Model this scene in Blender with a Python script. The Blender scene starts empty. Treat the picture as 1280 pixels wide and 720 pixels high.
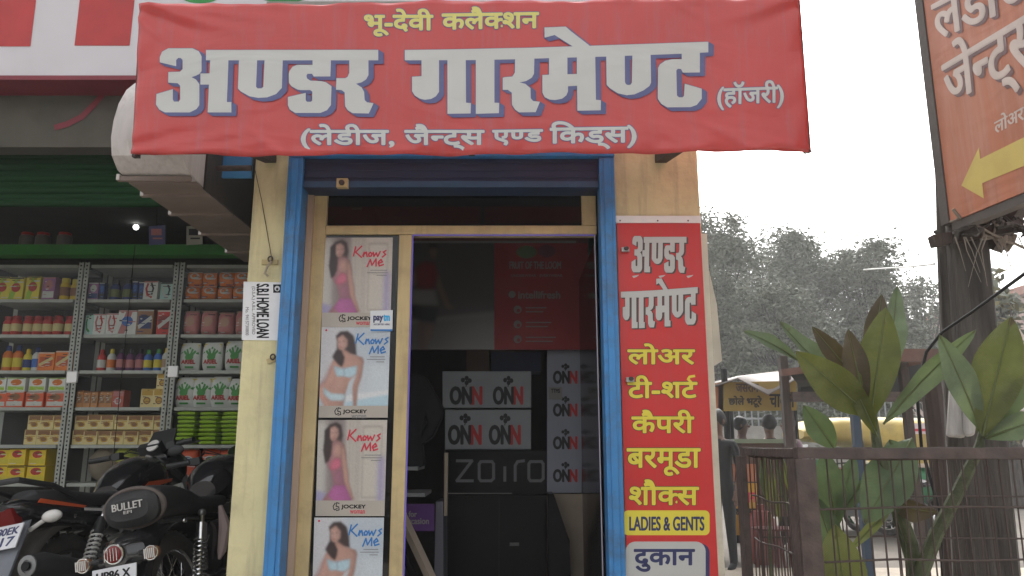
import bpy, bmesh, math, random
from mathutils import Vector, Matrix
random.seed(11)
R = math.radians
sc = bpy.context.scene
COL = sc.collection

# ------------------------------------------------------------------ camera, sky, sun, exposure
F, PIT = 950.0, R(11.6)
sp, cp = math.sin(PIT), math.cos(PIT)
CAM = Vector((0, 0, 1.35))
cd = bpy.data.cameras.new('camera'); cam = bpy.data.objects.new('camera', cd); COL.objects.link(cam)
cd.sensor_width = 36.0; cd.lens = 36.0 * F / 1280.0; cd.clip_start = 0.05; cd.clip_end = 1000
cam.location = CAM; cam.rotation_euler = (R(90) + PIT, 0, 0)
sc.camera = cam
SUN_EL, SUN_AZ = R(48), R(15)
w = bpy.data.worlds.new('World'); sc.world = w; w.use_nodes = True
nt = w.node_tree; nt.nodes.clear()
sky = nt.nodes.new('ShaderNodeTexSky'); sky.sky_type = 'NISHITA'; sky.sun_disc = False
sky.sun_elevation = SUN_EL; sky.sun_rotation = SUN_AZ; sky.air_density = 1.2; sky.dust_density = 6.0; sky.ozone_density = 0.6
hs = nt.nodes.new('ShaderNodeHueSaturation'); hs.inputs['Saturation'].default_value = 0.12
bg = nt.nodes.new('ShaderNodeBackground'); bg.inputs['Strength'].default_value = 0.15
wo = nt.nodes.new('ShaderNodeOutputWorld')
nt.links.new(sky.outputs[0], hs.inputs['Color']); nt.links.new(hs.outputs[0], bg.inputs['Color']); nt.links.new(bg.outputs[0], wo.inputs['Surface'])
sl = bpy.data.lights.new('sun', 'SUN'); sl.energy = 0.5; sl.angle = R(25); sl.color = (1, 0.96, 0.9)
sun = bpy.data.objects.new('sun', sl); COL.objects.link(sun)
sdir = Vector((math.sin(SUN_AZ) * math.cos(SUN_EL), math.cos(SUN_AZ) * math.cos(SUN_EL), math.sin(SUN_EL)))
sun.rotation_euler = sdir.to_track_quat('Z', 'Y').to_euler(); sun.location = (0, -6, 12)
sc.view_settings.view_transform = 'Standard'; sc.view_settings.look = 'None'
sc.view_settings.gamma = 1.0; sc.view_settings.use_curve_mapping = False
sc.view_settings.exposure = 1.65
sc.cycles.max_bounces = 8; sc.cycles.transparent_max_bounces = 12; sc.cycles.volume_bounces = 0

# ------------------------------------------------------------------ helpers
def ray(px, py):
    x = (px - 640) / F; y = (360 - py) / F
    return Vector((x, cp - y * sp, sp + y * cp))
def P(px, py, Y):
    d = ray(px, py); return CAM + d * (Y / d.y)
def plane(p0, n):
    p0 = Vector(p0); n = Vector(n).normalized()
    def f(px, py, e=0.0):
        d = ray(px, py); t = (p0 - CAM).dot(n) / d.dot(n)
        return CAM + d * t + n * e
    return f
def front(Y): return plane((0, Y, 0), (0, -1, 0))

MATS = {}
def mat(name, col, rough=0.6, var=0.12, scale=6.0, bump=0.0, bscale=None, metal=0.0, spec=0.5, dirt=None, dirt_amt=0.5, dscale=2.5, stretch=None, coat=0.0, streak=None, chip=None):
    if name in MATS: return MATS[name]
    m = bpy.data.materials.new(name); m.use_nodes = True; MATS[name] = m
    t = m.node_tree; b = t.nodes['Principled BSDF']
    b.inputs['Roughness'].default_value = rough; b.inputs['Metallic'].default_value = metal
    b.inputs['Specular IOR Level'].default_value = spec; b.inputs['Coat Weight'].default_value = coat
    tc = t.nodes.new('ShaderNodeTexCoord'); src = tc.outputs['Object']
    if stretch:
        mp = t.nodes.new('ShaderNodeMapping'); mp.inputs['Scale'].default_value = stretch
        t.links.new(src, mp.inputs[0]); src = mp.outputs[0]
    n = t.nodes.new('ShaderNodeTexNoise'); n.inputs['Scale'].default_value = scale; n.inputs['Detail'].default_value = 6
    t.links.new(src, n.inputs['Vector'])
    r = t.nodes.new('ShaderNodeValToRGB')
    lo = tuple(max(0, c * (1 - var)) for c in col); hi = tuple(min(1, c * (1 + var)) for c in col)
    r.color_ramp.elements[0].position = 0.3; r.color_ramp.elements[1].position = 0.7
    r.color_ramp.elements[0].color = (*lo, 1); r.color_ramp.elements[1].color = (*hi, 1)
    t.links.new(n.outputs['Fac'], r.inputs[0]); out = r.outputs[0]
    if dirt:
        n2 = t.nodes.new('ShaderNodeTexNoise'); n2.inputs['Scale'].default_value = dscale; n2.inputs['Detail'].default_value = 9; n2.inputs['Roughness'].default_value = 0.7
        t.links.new(src, n2.inputs['Vector'])
        r2 = t.nodes.new('ShaderNodeValToRGB'); r2.color_ramp.elements[0].position = 0.48; r2.color_ramp.elements[1].position = 0.75
        r2.color_ramp.elements[0].color = (0, 0, 0, 1); r2.color_ramp.elements[1].color = (dirt_amt,) * 3 + (1,)
        t.links.new(n2.outputs['Fac'], r2.inputs[0])
        mx = t.nodes.new('ShaderNodeMixRGB'); mx.inputs[2].default_value = (*dirt, 1)
        t.links.new(r2.outputs[0], mx.inputs[0]); t.links.new(out, mx.inputs[1]); out = mx.outputs[0]
    def layer(colr, vec_scale, sc_, p0, p1, amt, out):
        mq = t.nodes.new('ShaderNodeMapping'); mq.inputs['Scale'].default_value = vec_scale; t.links.new(tc.outputs['Object'], mq.inputs[0])
        n3 = t.nodes.new('ShaderNodeTexNoise'); n3.inputs['Scale'].default_value = sc_; n3.inputs['Detail'].default_value = 8; n3.inputs['Roughness'].default_value = .65; t.links.new(mq.outputs[0], n3.inputs['Vector'])
        r3 = t.nodes.new('ShaderNodeValToRGB'); r3.color_ramp.elements[0].position = p0; r3.color_ramp.elements[1].position = p1
        r3.color_ramp.elements[0].color = (0, 0, 0, 1); r3.color_ramp.elements[1].color = (amt, amt, amt, 1); t.links.new(n3.outputs['Fac'], r3.inputs[0])
        m3 = t.nodes.new('ShaderNodeMixRGB'); m3.inputs[2].default_value = (*colr, 1); t.links.new(r3.outputs[0], m3.inputs[0]); t.links.new(out, m3.inputs[1]); return m3.outputs[0]
    if streak: out = layer(streak[0], (9, 9, .7), 2.2, .5, .72, streak[1], out)
    if chip: out = layer(chip[0], (1, 1, .6), 14, chip[1], chip[1] + .02, .9, out)
    t.links.new(out, b.inputs['Base Color'])
    if bump:
        nb = t.nodes.new('ShaderNodeTexNoise'); nb.inputs['Scale'].default_value = bscale or scale * 4; nb.inputs['Detail'].default_value = 5
        t.links.new(src, nb.inputs['Vector'])
        bp = t.nodes.new('ShaderNodeBump'); bp.inputs['Strength'].default_value = bump; bp.inputs['Distance'].default_value = 0.01
        t.links.new(nb.outputs['Fac'], bp.inputs['Height']); t.links.new(bp.outputs[0], b.inputs['Normal'])
    return m
def flat(name, col, rough=0.55, spec=0.4): return mat(name, col, rough, var=0.05, scale=9, spec=spec)
def emit(name, col, s):
    if name in MATS: return MATS[name]
    m = mat(name, col); b = m.node_tree.nodes['Principled BSDF']
    b.inputs['Emission Color'].default_value = (*col, 1); b.inputs['Emission Strength'].default_value = s
    return m
def glass(name, tint=(1, 1, 1), refl=1.0, rough=0.02):
    if name in MATS: return MATS[name]
    m = bpy.data.materials.new(name); m.use_nodes = True; MATS[name] = m
    t = m.node_tree; t.nodes.clear(); o = t.nodes.new('ShaderNodeOutputMaterial')
    a = t.nodes.new('ShaderNodeBsdfTransparent'); a.inputs[0].default_value = (*tint, 1)
    g = t.nodes.new('ShaderNodeBsdfGlossy'); g.inputs['Roughness'].default_value = rough
    fr = t.nodes.new('ShaderNodeFresnel'); fr.inputs[0].default_value = 1.45
    mu = t.nodes.new('ShaderNodeMath'); mu.operation = 'MULTIPLY'; mu.inputs[1].default_value = refl; mu.use_clamp = True
    x = t.nodes.new('ShaderNodeMixShader')
    t.links.new(fr.outputs[0], mu.inputs[0]); t.links.new(mu.outputs[0], x.inputs[0]); t.links.new(a.outputs[0], x.inputs[1]); t.links.new(g.outputs[0], x.inputs[2]); t.links.new(x.outputs[0], o.inputs[0])
    return m

BASE = {}
class MB:
    def __init__(s): s.v = []; s.f = []; s.m = []; s.mats = []
    def mi(s, m):
        if m not in s.mats: s.mats.append(m)
        return s.mats.index(m)
    def add(s, vs, fs, m):
        o = len(s.v); k = s.mi(m); s.v += [tuple(v) for v in vs]
        for f in fs: s.f.append(tuple(i + o for i in f)); s.m.append(k)
        return s
    def box(s, x0, x1, y0, y1, z0, z1, m):
        return s.add([(x0, y0, z0), (x1, y0, z0), (x1, y1, z0), (x0, y1, z0), (x0, y0, z1), (x1, y0, z1), (x1, y1, z1), (x0, y1, z1)],
                     [(0, 3, 2, 1), (4, 5, 6, 7), (0, 1, 5, 4), (1, 2, 6, 5), (2, 3, 7, 6), (3, 0, 4, 7)], m)
    def obox(s, c, size, m, rot=None, mtx=None):
        M = mtx or (Matrix.Translation(Vector(c)) @ (rot.to_4x4() if rot else Matrix()))
        a, b, d = size[0] / 2, size[1] / 2, size[2] / 2
        vs = [M @ Vector(p) for p in ((-a, -b, -d), (a, -b, -d), (a, b, -d), (-a, b, -d), (-a, -b, d), (a, -b, d), (a, b, d), (-a, b, d))]
        return s.add(vs, [(0, 3, 2, 1), (4, 5, 6, 7), (0, 1, 5, 4), (1, 2, 6, 5), (2, 3, 7, 6), (3, 0, 4, 7)], m)
    def bar(s, p0, p1, wd, th, m, up=(0, 0, 1)):
        p0 = Vector(p0); p1 = Vector(p1); d = (p1 - p0); L = d.length; d.normalize(); u = Vector(up)
        if abs(d.dot(u)) > 0.98: u = Vector((0, 1, 0))
        x = d.cross(u).normalized(); z = x.cross(d).normalized()
        M = Matrix((x, d, z)).transposed().to_4x4(); M.translation = (p0 + p1) / 2
        return s.obox(None, (wd, L, th), m, mtx=M)
    def tube(s, pts, r, m, n=8, cap=True):
        pts = [Vector(p) for p in pts]; k = len(pts); rs = r if isinstance(r, (list, tuple)) else [r] * k
        rings = []; prev = None
        for i, p in enumerate(pts):
            d = (pts[min(i + 1, k - 1)] - pts[max(i - 1, 0)]).normalized()
            if prev is None:
                u = Vector((0, 0, 1)) if abs(d.z) < 0.9 else Vector((1, 0, 0)); x = d.cross(u).normalized()
            else: x = (prev - d * prev.dot(d)).normalized()
            prev = x; y = d.cross(x)
            rings.append([p + (x * math.cos(2 * math.pi * j / n) + y * math.sin(2 * math.pi * j / n)) * rs[i] for j in range(n)])
        vs = [v for rg in rings for v in rg]; fs = []
        for i in range(k - 1):
            for j in range(n): fs.append((i * n + j, i * n + (j + 1) % n, (i + 1) * n + (j + 1) % n, (i + 1) * n + j))
        if cap: fs.append(tuple(reversed(range(n)))); fs.append(tuple((k - 1) * n + j for j in range(n)))
        return s.add(vs, fs, m)
    def lathe(s, prof, m, c=(0, 0, 0), ax=(0, 0, 1), n=16):
        ax = Vector(ax).normalized(); u = Vector((1, 0, 0)) if abs(ax.x) < 0.9 else Vector((0, 1, 0))
        x = ax.cross(u).normalized(); y = ax.cross(x); c = Vector(c); vs = []; fs = []
        for r, z in prof:
            for j in range(n): a = 2 * math.pi * j / n; vs.append(c + ax * z + (x * math.cos(a) + y * math.sin(a)) * r)
        for i in range(len(prof) - 1):
            for j in range(n): fs.append((i * n + j, i * n + (j + 1) % n, (i + 1) * n + (j + 1) % n, (i + 1) * n + j))
        fs.append(tuple(reversed(range(n)))); fs.append(tuple((len(prof) - 1) * n + j for j in range(n)))
        return s.add(vs, fs, m)
    def ell(s, c, r, m, n=12, k=8):
        c = Vector(c); vs = []; fs = []
        for i in range(k + 1):
            t = math.pi * i / k
            for j in range(n): a = 2 * math.pi * j / n; vs.append(c + Vector((r[0] * math.sin(t) * math.cos(a), r[1] * math.sin(t) * math.sin(a), r[2] * math.cos(t))))
        for i in range(k):
            for j in range(n): fs.append((i * n + j, (i + 1) * n + j, (i + 1) * n + (j + 1) % n, i * n + (j + 1) % n))
        return s.add(vs, fs, m)
    def loft(s, secs, m, n=20):
        # secs: (x, half width, z centre, half height, exponent); sections across local X
        vs = []; fs = []
        for x, hw, zc, hh, ex in secs:
            for j in range(n):
                a = 2 * math.pi * j / n; c, q = math.cos(a), math.sin(a)
                vs.append((x, hw * math.copysign(abs(c) ** (2 / ex), c), zc + hh * math.copysign(abs(q) ** (2 / ex), q)))
        k = len(secs)
        for i in range(k - 1):
            for j in range(n): fs.append((i * n + j, i * n + (j + 1) % n, (i + 1) * n + (j + 1) % n, (i + 1) * n + j))
        fs.append(tuple(reversed(range(n)))); fs.append(tuple((k - 1) * n + j for j in range(n)))
        return s.add(vs, fs, m)
    def prism(s, pts, ext, m):
        pts = [Vector(p) for p in pts]; e = Vector(ext); n = len(pts)
        fs = [tuple(range(n)), tuple(reversed(range(n, 2 * n)))] + [(i, i + n, (i + 1) % n + n, (i + 1) % n) for i in range(n)]
        return s.add(pts + [p + e for p in pts], fs, m)
    def torus(s, c, ax, Rr, r, m, n=32, k=10):
        ax = Vector(ax).normalized(); u = Vector((1, 0, 0)) if abs(ax.x) < 0.9 else Vector((0, 0, 1))
        x = ax.cross(u).normalized(); y = ax.cross(x); c = Vector(c); vs = []; fs = []
        rx, rz = r if isinstance(r, tuple) else (r, r)
        for i in range(n):
            a = 2 * math.pi * i / n; d = x * math.cos(a) + y * math.sin(a)
            for j in range(k): b = 2 * math.pi * j / k; vs.append(c + d * (Rr + rx * math.cos(b)) + ax * rz * math.sin(b))
        for i in range(n):
            for j in range(k): fs.append((i * k + j, ((i + 1) % n) * k + j, ((i + 1) % n) * k + (j + 1) % k, i * k + (j + 1) % k))
        return s.add(vs, fs, m)
    def poly(s, pts, m): return s.add(pts, [tuple(range(len(pts)))], m)
    def build(s, name, parent=None, bevel=0.0, ang=35, local=False):
        me = bpy.data.meshes.new(name)
        off = Vector((0, 0, 0))
        if parent is not None and not local: off = BASE.get(parent.name, off)
        me.from_pydata([(v[0] - off.x, v[1] - off.y, v[2] - off.z) for v in s.v], [], s.f)
        for mm in s.mats: me.materials.append(mm)
        me.polygons.foreach_set('material_index', s.m); me.polygons.foreach_set('use_smooth', [True] * len(s.f))
        me.validate(); me.update(); me.set_sharp_from_angle(angle=R(ang))
        o = bpy.data.objects.new(name, me); COL.objects.link(o)
        if parent is not None:
            o.parent = parent
            if not local: BASE[o.name] = off
        if bevel:
            md = o.modifiers.new('edge', 'BEVEL'); md.width = bevel; md.segments = 2; md.limit_method = 'ANGLE'; md.angle_limit = R(40)
        return o
def tag(o, label, cat, group=None, kind=None):
    if label: o['label'] = label
    if cat: o['category'] = cat
    if group: o['group'] = group
    if kind: o['kind'] = kind
    return o
def thing(name, label, cat, loc=(0, 0, 0), rz=0, group=None):
    o = bpy.data.objects.new(name, None); o.empty_display_size = 0.1; COL.objects.link(o); o.location = loc; o.rotation_euler = (0, 0, rz)
    BASE[o.name] = Vector(loc); return tag(o, label, cat, group)
def struct(o): o['kind'] = 'structure'; return o
def dup(root, loc, label=None, group=None, scale=None, rz=None):
    def cp_(o, par):
        c = o.copy(); COL.objects.link(c)
        if par: c.parent = par
        for ch in o.children: cp_(ch, c)
        return c
    r = cp_(root, None); r.location = loc
    if scale: r.scale = scale
    if rz is not None: r.rotation_euler = (r.rotation_euler[0], r.rotation_euler[1], rz)
    if label: r['label'] = label
    if group: r['group'] = group
    return r

# ---- lettering: glyph outlines from the built-in font, filled, thickened by stacked copies a hair apart
_G = {}
def gl(s_):
    if s_ in _G: return _G[s_]
    c = bpy.data.curves.new('tmp', 'FONT'); c.body = s_; c.size = 1; c.resolution_u = 4
    o = bpy.data.objects.new('tmp', c); COL.objects.link(o)
    dg = bpy.context.evaluated_depsgraph_get(); me = bpy.data.meshes.new_from_object(o.evaluated_get(dg))
    r = ([(v.co.x, v.co.y) for v in me.vertices], [tuple(p.vertices) for p in me.polygons])
    bpy.data.objects.remove(o); bpy.data.curves.remove(c); bpy.data.meshes.remove(me)
    _G[s_] = r; return r
def _xm(s_): return max(v[0] for v in gl(s_)[0])
def adv(s_): return _xm(s_ + 'I') - _xm('I')
def layout(toks):
    """toks: a string, or a list of strings and (letter, cut) pairs; a pair keeps only the left share of the letter (a half form)."""
    if isinstance(toks, str): return gl(toks)
    V = []; Fc = []; x = 0
    for t in toks:
        if isinstance(t, str):
            v, f = gl(t); a = adv(t)
        else:
            v, f = gl(t[0]); a = adv(t[0]) * t[1]
            bm = bmesh.new(); bv = [bm.verts.new((p[0], p[1], 0)) for p in v]
            for q in f:
                try: bm.faces.new([bv[i] for i in q])
                except ValueError: pass
            bmesh.ops.bisect_plane(bm, geom=bm.verts[:] + bm.edges[:] + bm.faces[:], plane_co=(a, 0, 0), plane_no=(1, 0, 0), clear_outer=True)
            bm.verts.index_update(); v = [(q.co.x, q.co.y) for q in bm.verts]; f = [tuple(k.index for k in q.verts) for q in bm.faces]; bm.free()
        o = len(V); V += [(p[0] + x, p[1]) for p in v]; Fc += [tuple(i + o for i in q) for q in f]; x += a
    return V, Fc
EPS = 0.00006
def text(mb, toks, rect, mp, m, bold=0.0, outline=None, shadow=None, skew=0.0, lay=1, rot=False, tri=None):
    """rect = (u0, v0, u1, v1), v downwards, in the coordinates that mp(u, v, e) maps to the surface."""
    V, Fc = layout(toks); xs = [p[0] for p in V]; ys = [p[1] for p in V]
    x0, x1, y0, y1 = min(xs), max(xs), min(ys), max(ys); u0, v0, u1, v1 = rect
    def put(dx, dy, mm, k):
        pts = []
        for x, y in V:
            a = (x - x0) / (x1 - x0); b = (y1 - y) / (y1 - y0)
            if rot: u = u1 - (u1 - u0) * b; v = v0 + (v1 - v0) * a
            else: u = u0 + (u1 - u0) * a; v = v0 + (v1 - v0) * b + skew * (a - 0.5)
            pts.append(mp(u + dx, v + dy, k * EPS))
        mb.add(pts, Fc, mm)
    k = lay
    def ringput(rad, mm, k, ox=0, oy=0, n=8):
        for j in range(n): put(ox + rad * math.cos(6.2832 * j / n), oy + rad * math.sin(6.2832 * j / n), mm, k); k += 1
        return k
    if shadow:
        sx, sy, ms = shadow
        for q in (0.35, 0.7, 1.0): k = ringput(bold + (outline[0] if outline else 0), ms, k, sx * q, sy * q, 6)
    if outline: k = ringput(bold + outline[0], outline[1], k)
    if bold: k = ringput(bold, m, k)
    put(0, 0, m, k); return k + 1
def shape(mb, pts, mp, m, lay=1): mb.poly([mp(u, v, lay * EPS) for u, v in pts], m)
def rectp(mb, r, mp, m, lay=1): shape(mb, [(r[0], r[1]), (r[2], r[1]), (r[2], r[3]), (r[0], r[3])], mp, m, lay)
def disc(mb, c, r, mp, m, lay=1, n=20): shape(mb, [(c[0] + r[0] * math.cos(6.2832 * i / n), c[1] + r[1] * math.sin(6.2832 * i / n)) for i in range(n)], mp, m, lay)
def rrect(mb, r, rad, mp, m, lay=1):
    pts = []
    for cx, cy, a0 in ((r[2] - rad, r[1] + rad, -90), (r[2] - rad, r[3] - rad, 0), (r[0] + rad, r[3] - rad, 90), (r[0] + rad, r[1] + rad, 180)):
        for i in range(6): a = R(a0 + i * 18); pts.append((cx + rad * math.cos(a), cy + rad * math.sin(a)))
    shape(mb, pts, mp, m, lay)
def ribbon(mb, pts, wd, mp, m, lay=1):
    for (a, b), (c, d) in zip(pts, pts[1:]):
        L = math.hypot(c - a, d - b) or 1; nx, ny = -(d - b) / L * wd / 2, (c - a) / L * wd / 2; ex, ey = (c - a) / L * wd * .3, (d - b) / L * wd * .3
        shape(mb, [(a + nx - ex, b + ny - ey), (c + nx + ex, d + ny + ey), (c - nx + ex, d - ny + ey), (a - nx - ex, b - ny - ey)], mp, m, lay); lay += 0.5

# ------------------------------------------------------------------ materials shared by the setting
M_yellow = mat('yellow_limewash', (0.64, 0.575, 0.33), 0.85, var=0.08, scale=3, bump=0.35, bscale=40, dirt=(0.36, 0.30, 0.19), dirt_amt=0.6, dscale=4, streak=((.30, .25, .17), .55), chip=((.68, .63, .5), .71))
M_jamb = mat('buff_paint', (0.52, 0.40, 0.20), 0.6, var=0.08, scale=5, bump=0.08, bscale=30, dirt=(0.25, 0.18, 0.1), dirt_amt=0.5, dscale=9, streak=((.28, .2, .11), .5), chip=((.2, .13, .08), .70))
M_pink = mat('dusty_pink_plaster', (0.45, 0.33, 0.24), 0.8, var=0.1, scale=5, bump=0.2, bscale=40, dirt=(0.2, 0.15, 0.12), dirt_amt=0.4)
M_blue = mat('blue_enamel', (0.035, 0.20, 0.47), 0.45, var=0.12, scale=7, bump=0.06, bscale=20, dirt=(0.06, 0.09, 0.13), dirt_amt=0.8, dscale=9, streak=((.10, .17, .26), .5), chip=((.09, .06, .045), .68))
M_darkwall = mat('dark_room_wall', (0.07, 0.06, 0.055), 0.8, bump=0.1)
M_black = flat('black', (0.010, 0.010, 0.011), 0.5, spec=0.2)
M_rust = mat('rusty_iron', (0.062, 0.042, 0.036), 0.75, var=0.4, scale=20, bump=0.3, bscale=60, dirt=(0.05, 0.045, 0.045), dirt_amt=0.8, dscale=8)
M_steel = mat('grey_steel', (0.35, 0.35, 0.33), 0.4, metal=0.5, var=0.1)
M_chrome = mat('chrome', (0.7, 0.7, 0.7), 0.15, metal=1.0, var=0.03)
M_white = flat('white_paint', (0.75, 0.74, 0.72))
M_wood = mat('dark_wood', (0.045, 0.03, 0.024), 0.8, var=0.3, scale=6, bump=0.4, stretch=(8, 8, 1))
M_conc = mat('concrete', (0.30, 0.28, 0.25), 0.9, var=0.15, scale=3, bump=0.3, dirt=(0.15, 0.13, 0.11))
M_glass = glass('clear_glass', (0.95, 0.96, 0.95), 0.15)
M_dglass = glass('dark_glass', (0.16, 0.12, 0.11), 1.0)

# ------------------------------------------------------------------ ground
G = mat('dusty_earth', (0.085, 0.072, 0.058), 0.95, var=0.2, scale=1.2, bump=0.4, bscale=20, dirt=(0.2, 0.17, 0.14), dscale=0.8)
mb = MB(); N = 24
for i in range(N):
    for j in range(N):
        x0, x1, y0, y1 = -110 + 220 * i / N, -110 + 220 * (i + 1) / N, -90 + 220 * j / N, -90 + 220 * (j + 1) / N
        mb.add([(x0, y0, 0), (x1, y0, 0), (x1, y1, 0), (x0, y1, 0)], [(0, 1, 2, 3)], G)
struct(mb.build('ground'))
mb = MB(); mb.box(-9, 0.9, 2.4, 3.42, -0.05, 0.25, M_conc); mb.box(-9, -1.27, 3.42, 8.2, -0.05, 0.25, M_conc); struct(mb.build('forecourt', bevel=0.01))
mb = MB(); mb.box(-60, 60, -9, -1.2, 0.002, 0.02, mat('asphalt', (0.06, 0.06, 0.06), 0.9, bump=0.4, bscale=80)); struct(mb.build('road'))
mb = MB(); mb.box(-14, 14, -1.19, 2.39, 0.0, 0.12, mat('bounce_paving', (0.42, 0.39, 0.34), 0.9, var=.12, bump=.3, dirt=(.25, .22, .19))); struct(mb.build('bounce_pavement', bevel=.01))  # unseen light paving, added to bounce light up onto the shop front

mb = MB(); mb.box(1.9, 6.5, 2.9, 8.6, .0, .05, mat('lit_patch_tone', (.30, .255, .20), .9, bump=.3, dirt=(.18, .15, .12))); struct(mb.build('lit_patch_slab', bevel=.01))  # lit patch of ground, its brightness put into a pale concrete colour

# ------------------------------------------------------------------ garment shop
YF = 3.5
shop = thing('shop_building', 'narrow garment shop with yellow plastered pillars and blue shutter rails', 'shop', (-0.2, YF, 0.0))
mb = MB(); mb.box(-1.25, -1.075, YF, YF + 0.26, 0, 3.45, M_yellow); mb.build('pillar', shop, bevel=0.008)
mb = MB(); mb.box(0.492, 0.905, YF, YF + 0.26, 0, 3.45, M_yellow); mb.build('pillar', shop, bevel=0.008)
mb = MB(); mb.box(-1.073, 0.490, YF + 0.02, YF + 0.24, 2.70, 3.45, M_yellow); mb.build('lintel', shop)
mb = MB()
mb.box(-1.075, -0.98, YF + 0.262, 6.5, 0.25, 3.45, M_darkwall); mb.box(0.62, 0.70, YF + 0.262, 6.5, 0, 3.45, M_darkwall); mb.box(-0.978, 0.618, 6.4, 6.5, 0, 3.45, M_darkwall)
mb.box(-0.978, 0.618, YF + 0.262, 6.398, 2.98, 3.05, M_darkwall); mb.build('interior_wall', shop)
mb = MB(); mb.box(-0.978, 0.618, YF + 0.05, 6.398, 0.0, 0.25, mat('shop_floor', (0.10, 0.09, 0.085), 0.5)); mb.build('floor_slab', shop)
mb = MB(); mb.box(-1.25, 0.905, YF + 0.0, 6.6, 3.452, 3.56, M_conc); mb.build('roof', shop)
for x0, x1 in ((-1.073, -1.002), (0.418, 0.490)):
    mb = MB(); mb.box(x0, x1, 3.45, YF + 0.06, 0.05, 2.70, M_blue)
    mb.box(x0 + 0.02, x1 - 0.02, 3.443, 3.449, 0.05, 2.69, M_blue); mb.build('shutter_rail', shop, bevel=0.003)
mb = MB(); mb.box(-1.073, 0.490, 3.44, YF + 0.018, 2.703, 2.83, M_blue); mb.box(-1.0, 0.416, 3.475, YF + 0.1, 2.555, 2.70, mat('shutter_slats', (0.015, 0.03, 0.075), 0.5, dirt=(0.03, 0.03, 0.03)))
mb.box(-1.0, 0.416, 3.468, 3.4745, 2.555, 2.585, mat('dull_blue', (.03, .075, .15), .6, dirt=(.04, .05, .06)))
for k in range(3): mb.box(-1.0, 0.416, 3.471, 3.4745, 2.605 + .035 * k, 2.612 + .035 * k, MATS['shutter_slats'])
mb.build('shutter', shop)
# door frame: jambs, transom bar, mullion (buff painted)
YD = 3.60
fx = lambda px, py: P(px, py, YD).x
fz = lambda py: P(640, py, YD).z
zt, zb2, zhead = fz(282), fz(293), fz(236)
mb = MB()
mb.box(-1.0, -0.915, YD, YD + 0.07, 0.25, 2.62, M_jamb)
mb.box(-1.0, 0.416, YD, YD + 0.07, zhead, 2.72, M_jamb)
mb.box(0.345, 0.416, YD, YD + 0.07, zt, zhead - 0.001, M_jamb)
mb.box(-0.914, 0.416, YD - 0.005, YD + 0.07, zb2, zt, M_jamb)
mb.box(-0.553, -0.49, YD - 0.003, YD + 0.06, 0.25, zb2 - 0.001, M_jamb)
mb.box(-0.914, -0.554, YD, YD + 0.06, 0.25, 0.34, M_jamb)
mb.build('door_frame', shop, bevel=0.004)
mb = MB(); mb.box(-1.0015, -0.9995, YF + 0.061, YD - 0.001, 0.25, 2.55, M_pink); mb.box(-1.001, -0.975, YD - 0.03, YD - 0.001, 0.25, 2.55, M_pink); mb.build('jamb_reveal', shop)
mb = MB(); mb.box(-0.914, 0.344, YD + 0.02, YD + 0.026, zt + 0.001, zhead - 0.001, M_dglass); fo = mb.build('transom_pane', shop)
mb = MB(); mb.box(-0.914, -0.554, YD + 0.012, YD + 0.018, 0.341, zb2 - 0.001, M_dglass); mb.build('window_pane', shop)
# glass door swung inwards, hinged on the right rail
mb = MB(); mb.box(0.412, 0.420, YD + 0.06, YD + 1.0, 0.27, zb2 - 0.02, glass('tinted_door_glass', (0.50, 0.45, 0.50), 0.8, 0.12)); dr = mb.build('door', shop)
# LED strip round the door opening
L_ = emit('violet_led', (0.12, 0.09, 0.4), 0.10)
led = thing('led_strip', 'thin violet light strip taped around the door opening', 'light strip', (-0.48, 3.6, 0.4))
mb = MB(); zl = zb2 - 0.004
mb.bar((-0.486, YD + 0.0, 0.4), (-0.486, YD + 0.0, zl), 0.006, 0.004, L_); mb.bar((-0.486, YD + 0.0, zl), (0.405, YD + 0.0, zl), 0.004, 0.006, L_)
mb.bar((0.405, YD + 0.0, zl), (0.408, YD + 0.0, 0.4), 0.005, 0.004, mat('led_tape', (0.45, 0.42, 0.5), 0.3)); mb.build('strip', led)

# ------------------------------------------------------------------ main banner
red_flex = mat('red_flex', (0.47, 0.043, 0.040), 0.36, var=0.08, scale=1.5, spec=0.6, streak=((.36, .10, .12), .45))
def flex_wrinkle(m, amt=0.5):
    t = m.node_tree; b = t.nodes['Principled BSDF']
    tc = t.nodes.new('ShaderNodeTexCoord'); mp = t.nodes.new('ShaderNodeMapping'); mp.inputs['Scale'].default_value = (0.9, 1, 2.4); mp.inputs['Rotation'].default_value = (0, R(28), 0)
    t.links.new(tc.outputs['Object'], mp.inputs[0])
    n = t.nodes.new('ShaderNodeTexNoise'); n.inputs['Scale'].default_value = 1.5; n.inputs['Detail'].default_value = 2.5; n.inputs['Distortion'].default_value = 1.2
    t.links.new(mp.outputs[0], n.inputs['Vector'])
    bp = t.nodes.new('ShaderNodeBump'); bp.inputs['Strength'].default_value = amt; bp.inputs['Distance'].default_value = 0.03
    t.links.new(n.outputs['Fac'], bp.inputs['Height']); t.links.new(bp.outputs[0], b.inputs['Normal'])
    return m
flex_wrinkle(red_flex, .55)
f_white = flex_wrinkle(mat('white_flex_ink', (0.50, 0.50, 0.48), 0.4, var=0.03))
f_slate = flex_wrinkle(mat('slate_blue_ink', (0.085, 0.09, 0.22), 0.4, var=0.05))
f_yel = flex_wrinkle(mat('pale_yellow_ink', (0.62, 0.56, 0.16), 0.4, var=0.04))
zT, zB = 3.236, 2.552
bn = thing('shop_banner', 'wide red flex banner with big white Hindi lettering over the shop door', 'banner', (-0.17, 3.0, zB))
pT, pB = P(588, 4, 2.95), P(588, 191, 3.0)
nrm = (pT - pB).cross(Vector((1, 0, 0))).normalized()
if nrm.y > 0: nrm = -nrm
BP0 = plane(pB, nrm)
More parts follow.
